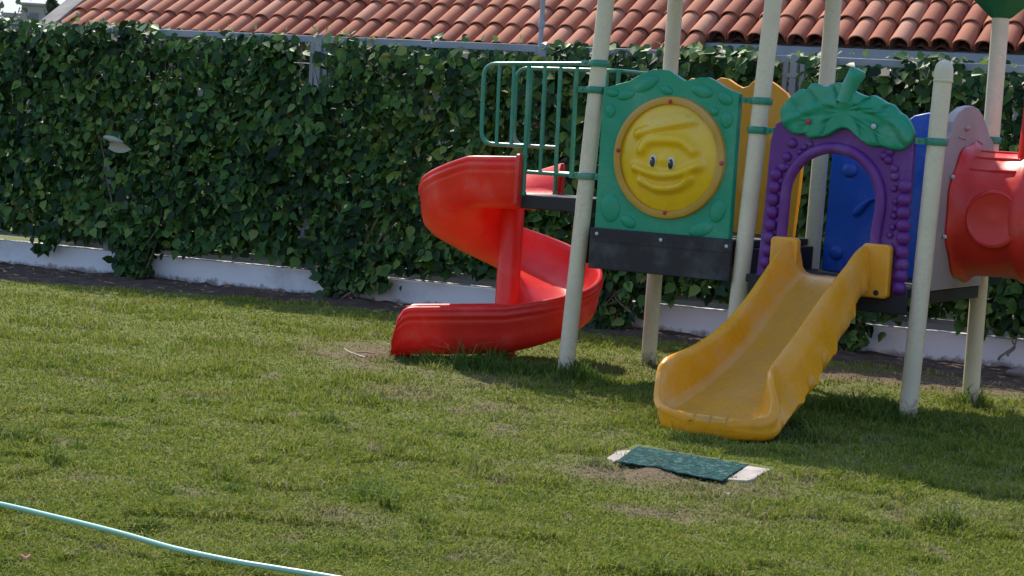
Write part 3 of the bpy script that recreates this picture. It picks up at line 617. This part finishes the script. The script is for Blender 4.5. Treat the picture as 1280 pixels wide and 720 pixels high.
def dome_h(p, q):   # relief of a simple smiling moulded face (p right, q up, unit disc)
    r = math.hypot(p, q); h = .055*(1-r**2.2)
    def ridge(pts, wd, amp, soft=1.0):
        pts = CATS.setdefault(str(pts), [tuple(v_) for v_ in cat(pts, 5)])
        best = 9; 
        for (x0, y0), (x1, y1) in zip(pts[:-1], pts[1:]):
            dx, dy = x1-x0, y1-y0; t = max(0, min(1, ((p-x0)*dx+(q-y0)*dy)/(dx*dx+dy*dy))); best = min(best, math.hypot(p-x0-t*dx, q-y0-t*dy))
        return amp*math.exp(-(best/wd)**(2*soft))
    h += ridge([(-.62, .42), (-.2, .55), (.25, .66), (.5, .72)], .085, .028, 1.6)       # fringe folds
    h += ridge([(-.4, .64), (0, .74), (.3, .8)], .06, .014, 1.4)
    h += ridge([(-.5, .12), (-.38, .28), (-.1, .33), (.3, .32), (.55, .16)], .10, .026, 1.6)       # brow
    h += ridge([(-.62, -.22), (-.3, -.30), (0, -.33), (.35, -.27), (.66, -.12)], .085, .036, 1.5)      # smile, upper edge
    h += ridge([(-.5, -.45), (-.1, -.58), (.3, -.52), (.52, -.36)], .08, .030, 1.5)      # smile, lower edge
    h += .016*math.exp(-((p+.0)**2+(q+.05)**2)/.012)                                      # nose
    return h
dm = MB(); rg = []; RR = cr-.045
for i_ in range(34):
    rr = (i_+.02)/33
    rg.append([L(cx+RR*rr*math.cos(a), -.052-dome_h(rr*math.cos(a), rr*math.sin(a))*1.25, cz+RR*rr*math.sin(a)) for a in np.linspace(0, 2*PI, 97)[:-1]])
dm.loft(rg, True, False); dm.f.append(tuple(range(96)))
DM = dm.build('window_dome', YDISC, WP, angle=80)
for (u, v) in ((815, 201), (838, 204)):
    a, z = fb(u, v, -.13); yb = -.052-dome_h((a-cx)/RR, (z-cz)/RR)*1.25
    e = MB().ball(L(a, yb+.002, z), (.028, .044, .014), E1, EZ, E2, 18, 10); e.v = e.v; eo = e.build('eye', EYEW, WP)
    MB().ball(L(a+.002, yb-.010, z-.006), (.019, .034, .010), E1, EZ, E2, 16, 8).build('pupil', EYEB, WP)
    MB().ball(L(a-.004, yb-.0185, z+.008), (.005, .006, .003), E1, EZ, E2, 8, 6).build('eye_glint', EYEW, WP)
for (u, v) in ((838, 127), (773, 188), (902, 204), (831, 266)):
    a, z = fb(u, v, -.075); MB().ball(L(a, -.076, z), (.015, .014, .015), E1, E2, EZ, 12, 8).build('bolt', RBOLT, WP)

# --- orange panel at the back of the main deck
op = [fb(*p, M1) for p in [(903, 97), (912, 99), (922, 106), (930, 110), (937, 108), (943, 102), (951, 98), (960, 99), (970, 105), (985, 117), (992, 130)]]
op = [(a, z) for a, z in op]
out = [(.10, 1.0), (1.07, 1.0), (1.09, 1.3), (1.10, 1.55), (1.07, 1.85)] + op[::-1] + [(.36, 2.10), (.2, 2.13), (.10, 2.06)]
orp = MB().prism(out, LF, M1-.03, M1+.03)
for (a, z) in ((.55, 1.9), (.7, 1.35), (.9, 1.7)): orp.ball(L(a, M1-.03, z), (.07, .1, .015), E1, EZ, E2, 14, 8)
orp.build('back_panel', ORA, PS, bevel=.012, bseg=3)['label'] = 'orange panel with scalloped top at the back of the main deck'

# --- blue climbing panel
out = [(1.305, .80), (2.36, .80), (2.37, 1.80), (2.34, 1.86), (2.25, 1.88), (2.12, 1.95), (2.0, 1.965), (1.9, 1.94), (1.8, 1.86), (1.68, 1.86), (1.55, 1.93), (1.42, 1.93), (1.325, 1.85)]
bl = MB().prism(out, LF, M1-.03, M1+.03); BL = bl.build('climbing_panel', BLU, PS, bevel=.014, bseg=3); BL['label'] = 'blue panel with moulded hand holds behind the purple arch'
def bp_(u, v): return fb(u, v, M1-.04)
a, z = bp_(1062, 212); MB().ball(L(a, M1-.035, z), (.06, .055, .035), E1, EZ, E2, 18, 10).build('hand_hold', BLU, BL)
a, z = bp_(1074, 262); a2, z2 = bp_(1100, 247)
h = MB().ball(L(a, M1-.035, z), (.055, .045, .03), E1*.85+EZ*.5, EZ, E2, 16, 8); h.tube([L(a, M1-.04, z), L((a+a2)/2, M1-.045, (z+z2)/2+.03), L(a2, M1-.04, z2)], [.03, .02, .014], 10); h.build('hand_hold', BLU, BL)
a, z = bp_(1085, 318); MB().ball(L(a, M1-.035, z), (.1, .05, .028), E1, EZ, E2, 16, 8).build('hand_hold', BLU, BL)
a, z = bp_(1045, 316); MB().ball(L(a, M1-.035, z), (.05, .05, .022), E1, EZ, E2, 16, 8).build('hand_hold', BLU, BL)

# --- purple grape arch
inn = [fb(*p, -.03) for p in [(978, 318), (979, 290), (982, 262), (984, 240), (989, 222), (999, 206), (1014, 193), (1033, 186), (1052, 186), (1070, 192), (1085, 204), (1096, 220), (1102, 240), (1102, 262), (1098, 285), (1095, 310), (1093, 340)]]
inn = [tuple(p) for p in cat(inn, 4)]
outer = [(1.335, .80), (1.345, 1.0), (1.36, 1.3), (1.365, 1.5), (1.37, 1.7), (1.40, 1.815), (1.5, 1.86), (1.7, 1.88), (1.95, 1.88), (2.2, 1.86), (2.30, 1.84), (2.335, 1.80), (2.335, 1.5), (2.31, 1.2), (2.295, .80)]
il = inn[:]; il[0] = (il[0][0], .80); il[-1] = (il[-1][0], .80)
poly = outer[:] + il[::-1]
ap = MB().prism(poly, LF, -.05, .0)
AP = None
ap.tube([L(a, -.055, z) for a, z in il], .036, 14)
def gr(u, v, r):
    a, z = fb(u, v, -.06); ap.ball(L(a, -.05, z), (r, r*.95, r), E1, E2, EZ, 16, 10)
for (u, v) in [(970, 218), (968, 234), (966, 249), (965, 265), (963, 281), (961, 297), (960, 313), (958, 328)]: gr(u, v, .045)
for (u, v) in [(983, 196), (990, 179), (978, 209)]: gr(u, v, .034)
for (u, v) in [(999, 190), (1005, 184), (976, 226), (975, 242), (974, 258), (972, 275), (973, 291), (971, 303), (984, 209), (1012, 180)]: gr(u, v, .022)
for (u, v) in [(1131, 233), (1130, 250), (1129, 266), (1129, 282), (1129, 298), (1127, 315), (1126, 331), (1125, 345), (1123, 360)]: gr(u, v, .048)
for (u, v) in [(1110, 200), (1117, 211), (1118, 221), (1112, 190), (1105, 195)]: gr(u, v, .03)
for (u, v) in [(1117, 236), (1119, 252), (1117, 270), (1115, 284), (1112, 294), (1112, 308), (1111, 320), (1113, 331), (1119, 262), (1117, 345)]: gr(u, v, .024)
AP = ap.build('arch_panel', PUR, PS, bevel=.01, bseg=3, angle=50); AP['label'] = 'purple arched doorway panel with moulded grapes'
# leaf crest with stem
lo = [(975, 150), (974, 138), (980, 128), (990, 118), (1000, 111), (1006, 112), (1014, 104), (1024, 105), (1032, 108), (1040, 104), (1050, 103), (1060, 108), (1072, 116), (1084, 120), (1092, 119), (1100, 123), (1108, 128), (1116, 131), (1124, 140), (1131, 145), (1137, 154), (1141, 165), (1139, 176), (1132, 184), (1124, 188), (1112, 187), (1100, 183), (1088, 183), (1078, 177), (1070, 170), (1062, 163), (1053, 161), (1044, 164), (1034, 170), (1022, 172), (1010, 173), (1004, 168), (992, 168), (983, 162), (978, 156)]
ctr = np.array([1055., 140.]); lo_s = cat(lo+[lo[0]], 5)[:-1]
midrib = [(980, 153), (1000, 143), (1025, 132), (1050, 129), (1075, 131), (1100, 142), (1125, 160), (1134, 176)]
veins = [[(1025, 132), (1010, 112)], [(1050, 129), (1042, 108)], [(1075, 131), (1088, 122)], [(1100, 142), (1112, 132)], [(1000, 143), (990, 124)], [(1040, 131), (1028, 168)], [(1068, 130), (1076, 172)], [(1015, 137), (1002, 164)], [(1090, 137), (1098, 180)], [(1110, 148), (1128, 182)]]
def dseg(p, pts):
    best = 1e9
    for (x0, y0), (x1, y1) in zip(pts[:-1], pts[1:]):
        dx, dy = x1-x0, y1-y0; t = max(0, min(1, ((p[0]-x0)*dx+(p[1]-y0)*dy)/(dx*dx+dy*dy))); best = min(best, math.hypot(p[0]-x0-t*dx, p[1]-y0-t*dy))
    return best
rg = []
for s_ in [0, .12, .24, .36, .46, .55, .63, .70, .76, .82, .87, .91, .94, .965, .985, 1.0]:
    row = []
    for p in lo_s:
        q = ctr + (np.array(p)-ctr)*s_; edge = math.sqrt(max(0, 1-((s_-.86)/.14)**2)) if s_ > .86 else 1
        h = .034*edge + .016*math.exp(-(dseg(q, midrib)/4.5)**2) - .017*min(1, edge)*sum(math.exp(-(dseg(q, v_)/1.9)**2) for v_ in veins)
        a, z = fb(q[0], q[1], -.085); row.append(L(a, -.065-max(h, 0), z))
    rg.append(row)
back_row = [[p + E2*.03 for p in rg[-1]]]
lf = MB().loft(rg+back_row, True, False); lf.f.append(tuple(range(len(lo_s)))); n0 = (len(rg))*len(lo_s); lf.f.append(tuple(n0+k for k in range(len(lo_s))))
sp = [fb(*p, -.08) for p in [(1055, 128), (1060, 112), (1067, 99), (1072, 91), (1074, 87)]]
lf.tube([L(a, -.08, z) for a, z in sp], [.055, .050, .052, .058, .044], 16)
LFo = lf.build('leaf_crest', GRN, PS, angle=60); LFo['label'] = 'green moulded leaf with stem crowning the purple arch'
for (u, v), mt_ in (((1010, 152), RBOLT), ((1092, 158), BOLT)):
    a, z = fb(u, v, -.11); MB().ball(L(a, -.108, z), (.018, .014, .018), E1, E2, EZ, 12, 8).build('bolt', mt_, LFo)

# --- grey side panel and red tunnel
top = [fa(*p, 2*M1) for p in [(1183, 166), (1185, 152), (1191, 141), (1200, 134), (1209, 132), (1217, 136), (1223, 145), (1227, 158), (1232, 172), (1240, 184)]]
out = [(.08, .82), (1.14, .82), (1.16, 1.72)] + top[::-1] + [(.22, 1.80), (.08, 1.76)]
gp = MB().prism(out, LS, 2*M1-.02, 2*M1+.035); gp.ball(L(2*M1+.036, .55, 1.86), (.02, .05, .02), E1, E2, EZ, 12, 6)
for (b0, z0, b1, z1) in ((.40, 1.80, .55, 1.79), (.80, 1.79, .93, 1.77)): gp.tube([L(2*M1+.036, b0, z0), L(2*M1+.036, b1, z1)], .008, 6)
gp.build('side_panel', GRY, PS, bevel=.012, bseg=3)['label'] = 'pinkish grey panel with rounded crest holding the red tunnel'
out2 = [(.08, .82), (1.14, .82), (1.14, 1.8), (.8, 2.0), (.4, 2.0), (.08, 1.8)]
MB().prism(out2, LS, 3*M1+.06, 3*M1+.115).build('side_panel', GRY, PS, bevel=.012)
tb, tz, tr = .70, 1.315, .405
prof = [(tr+.045, 2*M1+.036), (tr+.05, 2*M1+.05), (tr+.035, 2*M1+.065), (tr+.012, 2*M1+.09), (tr+.004, 2*M1+.14), (tr, 2*M1+.30), (tr+.004, 2*M1+.42), (tr+.028, 2*M1+.45), (tr+.03, 2*M1+.50), (tr+.005, 2*M1+.53), (tr, 2*M1+.9), (tr+.04, 3*M1+.03), (tr+.04, 3*M1+.055)]
tn = MB(); seg = 72; rg = []
for r_, a_ in prof:
    row = []
    for k in range(seg):
        th = 2*PI*k/seg; rr = r_
        if a_ < 2*M1+.07: rr += .012*math.cos(th*9)          # scalloped flange
        row.append(L(a_, tb + rr*math.cos(th), tz+rr*math.sin(th)))
    rg.append(row)
inner = [[L(a_, tb+(r_-.02)*math.cos(2*PI*k/seg), tz+(r_-.02)*math.sin(2*PI*k/seg)) for k in range(seg)] for r_, a_ in [(tr, 3*M1+.055), (tr, 2*M1+.036)]]
tn.loft(rg+inner, True, False)
TN = tn.build('tunnel', RED, PS, angle=45); TN['label'] = 'red crawl tunnel with a round moulded port'
# round port on the camera side of the tunnel, raised ribs and a vent on top
cc = L(2*M1+.33, tb-tr*.93, tz-.02); pn_ = -E2*.98-EZ*.0; MB().lathe([(.185, -.02), (.185, .022), (.178, .034), (.165, .038), (.15, .030), (.02, .044)], cc, -E2, E1, 40).build('port', RED, TN)
rb = MB()
for th in (100, 118, 136):
    t_ = math.radians(th); rb.tube([L(a_, tb+(tr+.004)*math.cos(t_), tz+(tr+.004)*math.sin(t_)) for a_ in (2*M1+.12, 2*M1+.42)], .009, 8)
rb.build('ribs', RED, TN)
MB().lathe([(.13, -.06), (.12, .05), (.11, .3), (.11, .42), (.13, .44), (.06, .5), (.01, .5)], L(2*M1+.495, tb-.1, tz+tr-.02), EZ, E1, 28).build('vent', RED, TN)
for (u, v) in ((1190, 221), (1180, 296)):
    b__, z__ = fa(u, v, 2*M1+.05); MB().ball(L(2*M1+.055, b__, z__), .014).build('bolt', BOLT, TN)

# --- yellow slide
bs =    [-.03, -.10, -.18, -.28, -.40, -.60, -.80, -1.0, -1.2, -1.38, -1.50, -1.60, -1.66, -1.70, -1.73, -1.76, -1.79, -1.805, -1.815]
flo =   [.86, .855, .82, .765, .69, .565, .445, .345, .265, .20, .165, .128, .112, .108, .110, .118, .120, .112, .09]
rl =    [1.06, 1.075, 1.06, 1.0, .90, .745, .625, .535, .475, .435, .42, .40, .37, .29, .195, .148, .132, .122, .098]
rr_ =   [1.07, 1.085, 1.075, 1.04, .97, .87, .765, .655, .545, .465, .425, .40, .36, .27, .185, .148, .132, .122, .098]
hw =    [.20, .205, .21, .22, .23, .235, .24, .25, .265, .28, .295, .31, .32, .325, .315, .28, .21, .14, .05]
hwo =   [.29, .295, .30, .31, .325, .345, .36, .375, .39, .405, .415, .425, .42, .41, .395, .36, .295, .225, .14]
bot =   [.78, .77, .72, .66, .585, .46, .34, .245, .165, .105, .07, .03, .008, -.005, -.01, -.012, -.005, .01, .05]
def smooth_stations(n=100):
    bb = np.interp(np.linspace(0, 1, n), np.linspace(0, 1, len(bs)), bs)
    out = []
    for q in bb:
        k = -np.array(bs); out.append([float(np.interp(-q, k, arr)) for arr in (flo, rl, rr_, hw, hwo, bot)])
    A = np.array(out)
    for _ in range(2): A[1:-1] = (A[:-2]+2*A[1:-1]+A[2:])/4
    return bb, A
scf = []; bb, AA = smooth_stations(); CA = 1.862; rg = []
for q, (f_, zl, zr, w1, w2, bo) in zip(bb, AA):
    row = []; w2 = max(w2, w1+.085)
    def side(sg, zt):
        wv = .010*math.sin(q*15)+.006*math.sin(q*31+1)*(1 if sg > 0 else .6)
        hh = max(zt-f_, .004); e1_ = min(.028, hh*.35); e2_ = min(.009, hh*.12)
        return [(sg*w1*.80, f_+min(.004, hh*.1)), (sg*w1*.94, f_+min(.016, hh*.15)), (sg*(w1+.012), f_+hh*.22), (sg*(w1+.03), f_+hh*.6), (sg*(w1+.045), zt-e1_), (sg*(w1+.056), zt-e2_), (sg*(w1*.35+w2*.65), zt), (sg*(w2-.012), zt-.008), (sg*(w2+.002), zt-.028),
                (sg*(w2-.004+wv), zt-.07 if hh > .1 else zt-.04), (sg*(w2-.030), f_+(zt-f_)*.45), (sg*(w2-.018+wv*1.5), f_+(zt-f_)*.25), (sg*(w2-.035), f_-(f_-bo)*.3), (sg*(w1+.02), bo)]
    l = side(-1, zl); hh = max(zr-f_, .004); e1_ = min(.028, hh*.35); e2_ = min(.009, hh*.12)
    wr = float(np.interp(-q, [0, .1, .4, .8, 1.3, 1.5, 1.6, 1.66, 1.70, 1.73, 1.76, 1.79, 1.805, 1.815], [.19, .19, .185, .175, .175, .19, .215, .245, .29, .295, .27, .205, .135, .05])); w3 = max(w2-.005, wr+.09); t4 = min(1, max(0, (1.62+q)/.35)) 
    fr = .010*math.sin(q*21+.8*math.sin(q*5))+.006*math.sin(q*53+1); ro = wr+.055; dr = lambda k: zr-.03-(zr-.03-bo)*k
    r = [(wr*.80, f_+min(.004, hh*.1)), (wr*.94, f_+min(.016, hh*.15)), (wr+.010, f_+hh*.22), (wr+.018, f_+hh*.6), (wr+.022, zr-e1_), (wr+.030, zr-e2_), (wr+.040, zr), (ro, zr-.006), (ro+.012, zr-.026),
         (ro+.014+.25*(w3-ro), dr(.14)), (ro+.45*(w3-ro), dr(.24)), (ro+.62*(w3-ro)+.006, dr(.42)), (w3-.012+fr*t4, dr(.62+.08*fr/.02*t4)), (w3-.045+fr*.5*t4, min(dr(.8), f_)-.0)]
    prof_ = l[::-1] + [(-w1*.5, f_), (-w1*.17, f_+.003), (0, f_), (w1*.17, f_+.003), (w1*.5, f_)] + r + [(w1*.5, bo), (-w1*.5, bo)]
    rg.append([L(CA+p, q, z) for p, z in prof_])
    scf += [0]*12 + [.25, .6] + [1]*5 + [.6, .25] + [0]*(len(prof_)-21)
ys = MB().loft(rg, True, True); YS = ys.build('straight_slide', YELS, PS, angle=55)
at = YS.data.attributes.new('scuff', 'FLOAT', 'POINT'); at.data.foreach_set('value', np.array(scf, np.float32)); YS['label'] = 'yellow open slide with wavy moulded sides'
def rrect(a0, a1, z0, z1, r, n=5):
    o = []
    for (cx_, cz_, s0) in ((a1-r, z1-r, 0), (a0+r, z1-r, 90), (a0+r, z0+r, 180), (a1-r, z0+r, 270)):
        for k in range(n+1): t = math.radians(s0+90*k/n); o.append((cx_+r*math.cos(t), cz_+r*math.sin(t)))
    return o
MB().prism(rrect(2.075, 2.262, .755, 1.095, .03), LF, -.135, -.06).build('mounting_ear', YEL, YS, bevel=.014, bseg=3)
MB().prism(rrect(1.455, 1.64, .80, 1.09, .03), LF, -.135, -.06).build('mounting_ear', YEL, YS, bevel=.014, bseg=3)
a, z = fb(1095, 366, -.135); MB().lathe([(.018, 0), (.018, .006), (.010, .007), (.009, .002), (.001, .002)], L(a, -.134, z), -E2, E1, 16).build('bolt', BLK, YS)
# moulded seams across the lip
for da in (-.10, .0, .10): sm_ = MB(); sm_.tube([L(CA+da, -1.79, .132), L(CA+da, -1.806, .119), L(CA+da, -1.815, .092), L(CA+da, -1.813, .06)], .0028, 6); sm_.build('lip_seam', YRING, YS)
MB().tube([L(CA-.28, -1.60, -.03), L(CA-.28, -1.61, .08)], .006, 6).build('foot_pin', BOLT, YS)

# --- red spiral slide
SC = (-.93, .66); RM = .39
def rimz(ph):
    return float(np.interp(ph, [-40, 0, 60, 120, 180, 200, 222, 245, 275, 300, 330, 380], [1.485, 1.465, 1.235, 1.04, .86, .80, .725, .645, .555, .505, .445, .385]))
st = []   # (origin xy local a,b ; outward n (a,b) ; rim z ; inner height ; wall scale)
for s in np.linspace(0, 1, 8, endpoint=False): st.append((-.50 + s*(SC[0]+.50), SC[1]-RM, 0, -1, 1.487-.02*s, .26*(1-s)+.14*s, 1))
for ph in np.linspace(0, 330, 100):
    t_ = math.radians(ph); n_ = (-math.sin(t_), -math.cos(t_)); st.append((SC[0]+RM*n_[0], SC[1]+RM*n_[1], *n_, rimz(ph), .12 + (.14*max(0, (ph-285)/45) if ph > 285 else 0), 1))
t_ = math.radians(330); n_ = np.array([-math.sin(t_), -math.cos(t_)]); tg = np.array([-math.cos(t_), math.sin(t_)])
c_ = np.array(SC)+RM*n_
for s in np.linspace(.03, .80, 22):
    k = max(0, (s-.66)/.14); sc_ = math.sqrt(max(.04, 1-k**3*.86)) if k > 0 else 1
    p = c_ + tg*s; st.append((p[0], p[1], n_[0], n_[1], .445-.055*s/.8, .26, sc_))
PROF = [(-.335, 0, 1), (-.30, -.04, 1), (-.25, .35, 0), (-.18, .06, 0), (-.05, 0, 0), (.08, .02, 0), (.17, .12, 0), (.225, .35, 0), (.25, .62, 0), (.262, .86, 0), (.270, .97, 0), (.285, 1.01, 0), (.302, .99, 0), (.308, .93, 0), (.300, .885, 0), (.306, .86, 0), (.314, .83, 0), (.312, .76, 0), (.296, .72, 0), (.294, .66, 0), (.298, .61, 0), (.290, .57, 0), (.284, .3, 0), (.262, .06, 0), (.215, -.08, 0), (.13, -.18, 0), (0, -.235, 0), (-.15, -.2, 0), (-.27, -.08, 0), (-.345, .1, 0)]
rg = []
for (a, b, na, nb, rz, ih, sc_) in st:
    row = []; WH = .30; fl = rz-WH*1.0
    for (u, h, kind) in PROF:
        if u < -.2:      # inner side follows its own height
            hh = {-.335: ih+.01, -.30: ih, -.25: ih*.45, -.27: -.03, -.345: ih*.6}[u]; z = fl+hh
        else: z = fl + WH*h
        base_ = fl-.075; z = base_ + (z-base_)*sc_ if sc_ < 1 else z
        row.append(L(a+na*u, b+nb*u, z-.02*min(1, max(0, (.54-rz)/.10))))
    rg.append(row)
SP = MB().loft(rg, True, True).build('spiral_slide', RED, PS, angle=55); SP['label'] = 'red spiral slide with a central column'
MB().lathe([(.088, -.05), (.088, 1.17), (.07, 1.2), (.02, 1.21)], L(SC[0], SC[1], 0), seg=28).build('column', RED, SP)
fl = MB()
for s0, s1 in ((-.515, -.485),):
    rows = []
    for aa in (s0, s1):
        rows.append([L(aa, b_, z_) for b_, z_ in [(-.065, 1.16), (-.065, 1.495), (-.045, 1.51), (-.02, 1.505), (-.012, 1.24), (.02, 1.205), (.52, 1.205), (.575, 1.24), (.59, 1.445), (.60, 1.455), (.615, 1.44), (.62, 1.16), (.6, 1.125), (0, 1.125)]])
    fl.loft(rows, True, True)
fl.build('entry_flange', RED, SP, bevel=.006)

# --- guard rails beside the landing
def fillet(pts, r=.07, n=6):
    P_ = [np.array(p, float) for p in pts]; o = [P_[0]]
    for i in range(1, len(P_)-1):
        a_ = P_[i-1]-P_[i]; b_ = P_[i+1]-P_[i]; la, lb_ = np.linalg.norm(a_), np.linalg.norm(b_); rr = min(r, la*.49, lb_*.49); p = P_[i]+a_/la*rr; q = P_[i]+b_/lb_*rr
        for t in np.linspace(0, 1, n): o.append((1-t)**2*p+2*t*(1-t)*P_[i]+t*t*q)
    o.append(P_[-1]); return o
def rail(b, sh, end, lab):
    g_ = lambda a, z, bb_=None: L(a+sh, b if bb_ is None else bb_, z)
    m = MB(); R1, R2 = .0155, .0125
    first = L(*end) if end else L(-.02, 0, 2.15)
    m.tube(fillet(([first, g_(-.03, 2.13)] if end else [first]) + [g_(-.853, 2.12), g_(-.84, 1.56), g_(-.49, 1.563)], .10, 8), R1, 12)
    m.tube([g_(-.49, 2.12), g_(-.472, 1.235)], .015, 10)
    m.tube([g_(-.48, 1.383), L(-.03, 0, 1.386) if not end else g_(-.02, 1.383)], .014, 10)
    m.ball(g_(-.472, 1.232), .022)
    for a0, z1 in ((-.728, 1.56), (-.61, 1.562), (-.363, 1.383), (-.238, 1.383), (-.11, 1.383)):
        m.tube([g_(a0, 2.122), g_(a0+.012, z1)], R2, 8)
    if end: m.tube([g_(-.02, 2.13), g_(-.02, 1.2)], R1, 10)
    o = m.build('guard_rail', GRNM, PS); o['label'] = lab; return o
rail(0, 0, None, 'green tubular guard rail in front of the landing'); rail(.5, -.025, (-.02, M1-.05, 2.14), 'green tubular guard rail at the back of the landing')

# ------------------------------------------------------------------ things on the lawn
hp = [gnd(u, v, .05) for u, v in [(-260, 580), (-120, 605), (0, 630), (60, 644), (110, 656), (160, 669), (220, 686), (290, 701), (350, 711), (400, 719), (470, 731), (560, 745), (700, 760)]]
hs = cat([(p[0], p[1]) for p in hp], 14)
ho = MB().tube([(p[0], p[1], .050) for p in hs], .0105, 10).build('garden_hose', HOSE)
tag(ho, 'pale green garden hose lying across the grass in the near left corner', 'hose')
def slab(q, lab, z=.012):
    P_ = [gnd(u, v, z) for u, v in q]; m = MB(); n = len(P_)
    m.add([(p[0], p[1], -.05) for p in P_]+[(p[0], p[1], float(gh(p[0], p[1]))+.014) for p in P_], [tuple(range(n)), tuple(range(2*n-1, n-1, -1))]+[(i, (i+1) % n, (i+1) % n+n, i+n) for i in range(n)])
    return tag(m.build('stone_slab', STONE, bevel=.006), lab, 'paving slab', 'pale slabs under the green netting')
slab([(902, 596), (934, 583), (964, 587), (953, 592), (942, 600), (934, 602)], 'pale stone slab at the right end of the green netting')
slab([(759, 569), (772, 563), (800, 562), (796, 568), (768, 574)], 'pale stone slab poking out at the left end of the green netting')
Q = [gnd(*q, .03) for q in [(772, 572), (797, 554), (936, 578), (903, 596)]]
V = []; NU, NV = 70, 26
for i_ in range(NV+1):
    for j_ in range(NU+1):
        s, t = j_/NU, i_/NV; p = (1-s)*((1-t)*Q[0]+t*Q[1]) + s*((1-t)*Q[3]+t*Q[2])
        rag = .02*(fbm(s*9, 1, 90)-.5)*(1 if t < .5 else 0)*(1-2*t); x_, y_ = p[0], p[1]+rag
        V.append((x_, y_, float(gh(x_, y_))*.3+.016+.008*(fbm(x_*3, y_*14, 91)-.4)+.008*(vnoise(x_*50, y_*50, 3)-.5)))
n = NU+1; i_, j_ = np.meshgrid(np.arange(NU), np.arange(NV)); q = (j_*n+i_).ravel()
net = npmesh('netting', V, np.stack([q, q+1, q+n+1, q+n], 1), NET, smooth=True); sm = net.modifiers.new('solid', 'SOLIDIFY'); sm.thickness = .006
tag(net, 'crumpled dark teal netting lying flat in front of the yellow slide', 'netting')
def scrap(u, v, s, mat, nm, lab, cat_):
    p = gnd(u, v, .03); m = MB(); rg = []
    for i_ in range(5): rg.append([(p[0]+s*(j_-3)/3*(1-.25*abs(i_-2)/2), p[1]+s*.5*(i_-2)/2, p[2]+s*.5*math.sin(i_*.8)+s*.25*math.cos(j_*1.1)) for j_ in range(7)])
    back_ = [[(x-.0, y+.001, z-.003) for x, y, z in r[::-1]] for r in rg]
    return tag(m.loft([r+b_ for r, b_ in zip(rg, back_)], True, True).build(nm, mat), lab, cat_)
scrap(32, 697, .018, PINK, 'flower_petal', 'pink fallen petal in the grass below the hose', 'petal')
scrap(485, 430, .010, WHITEP, 'leaf_scrap', 'tiny pale yellow leaf beside the end of the red slide', 'leaf')
scrap(910, 617, .008, WHITEP, 'leaf_scrap', 'tiny white leaf in the grass below the stone slab', 'leaf')
def twig(pts, r, lab):
    P_ = [gnd(u, v, .035) for u, v in pts]; return tag(MB().tube([(p[0], p[1], float(gh(p[0], p[1]))+.035) for p in P_], r, 6).build('twig', BARKL), lab, 'twig', 'dry twigs left of the spiral slide')
twig([(431, 432), (438, 438), (446, 443), (457, 448)], .007, 'bent pale dry twig on the worn grass left of the spiral slide')
twig([(446, 441), (458, 441), (469, 440)], .005, 'short straight pale twig beside the bent one')
t_, z_ = fhit(1270, 462, .75); rk = MB().ball(FP(t_+.03, .75, .03), (.10, .07, .045), FD, FN, EZ, 14, 9)
rk.v = [tuple(np.array(v)+.03*(np.array([vnoise(v[0]*9, v[1]*9, 1), vnoise(v[1]*9, v[2]*9, 2), vnoise(v[2]*9, v[0]*9, 3)])-.5)) for v in rk.v]
tag(rk.build('rock', SOIL2, angle=30), 'pale rock lying in the soil bed at the right edge', 'rock')

# ------------------------------------------------------------------ light
SAZ, SEL = math.radians(-20), math.radians(49.5)      # azimuth from +Y towards +X
sd = Vector((math.sin(SAZ)*math.cos(SEL), math.cos(SAZ)*math.cos(SEL), math.sin(SEL)))
sl = bpy.data.lights.new('sun', 'SUN'); sl.energy = 3.1; sl.angle = math.radians(.6); sl.color = (1, .93, .80)
so = bpy.data.objects.new('sun', sl); COL.objects.link(so); so.rotation_euler = sd.to_track_quat('Z', 'Y').to_euler()
wd = bpy.data.worlds.new('World'); scene.world = wd; wd.use_nodes = True; nt = wd.node_tree
sky = nt.nodes.new('ShaderNodeTexSky'); sky.sky_type = 'NISHITA'; sky.sun_disc = False; sky.sun_elevation = SEL; sky.sun_rotation = SAZ; sky.dust_density = .8; sky.air_density = 1.0; sky.ozone_density = 3
tc = nt.nodes.new('ShaderNodeTexCoord'); sx = nt.nodes.new('ShaderNodeSeparateXYZ'); nt.links.new(tc.outputs['Generated'], sx.inputs[0])
mr = nt.nodes.new('ShaderNodeMapRange'); mr.interpolation_type = 'SMOOTHSTEP'; nt.links.new(sx.outputs[2], mr.inputs[0]); mr.inputs[1].default_value = .05; mr.inputs[2].default_value = .35; mr.inputs[3].default_value = .85; mr.inputs[4].default_value = 0
hz = nt.nodes.new('ShaderNodeMix'); hz.data_type = 'RGBA'; nt.links.new(mr.outputs[0], hz.inputs[0]); nt.links.new(sky.outputs[0], hz.inputs[6]); hz.inputs[7].default_value = (2.25, 2.35, 2.75, 1)
nt.links.new(hz.outputs[2], nt.nodes['Background'].inputs[0]); nt.nodes['Background'].inputs[1].default_value = .14
vs = scene.view_settings; vs.view_transform = 'Standard'; vs.look = 'None'; vs.exposure = 1.13; vs.gamma = 1
scene.render.engine = 'CYCLES'; scene.render.resolution_x = 1024; scene.render.resolution_y = 576
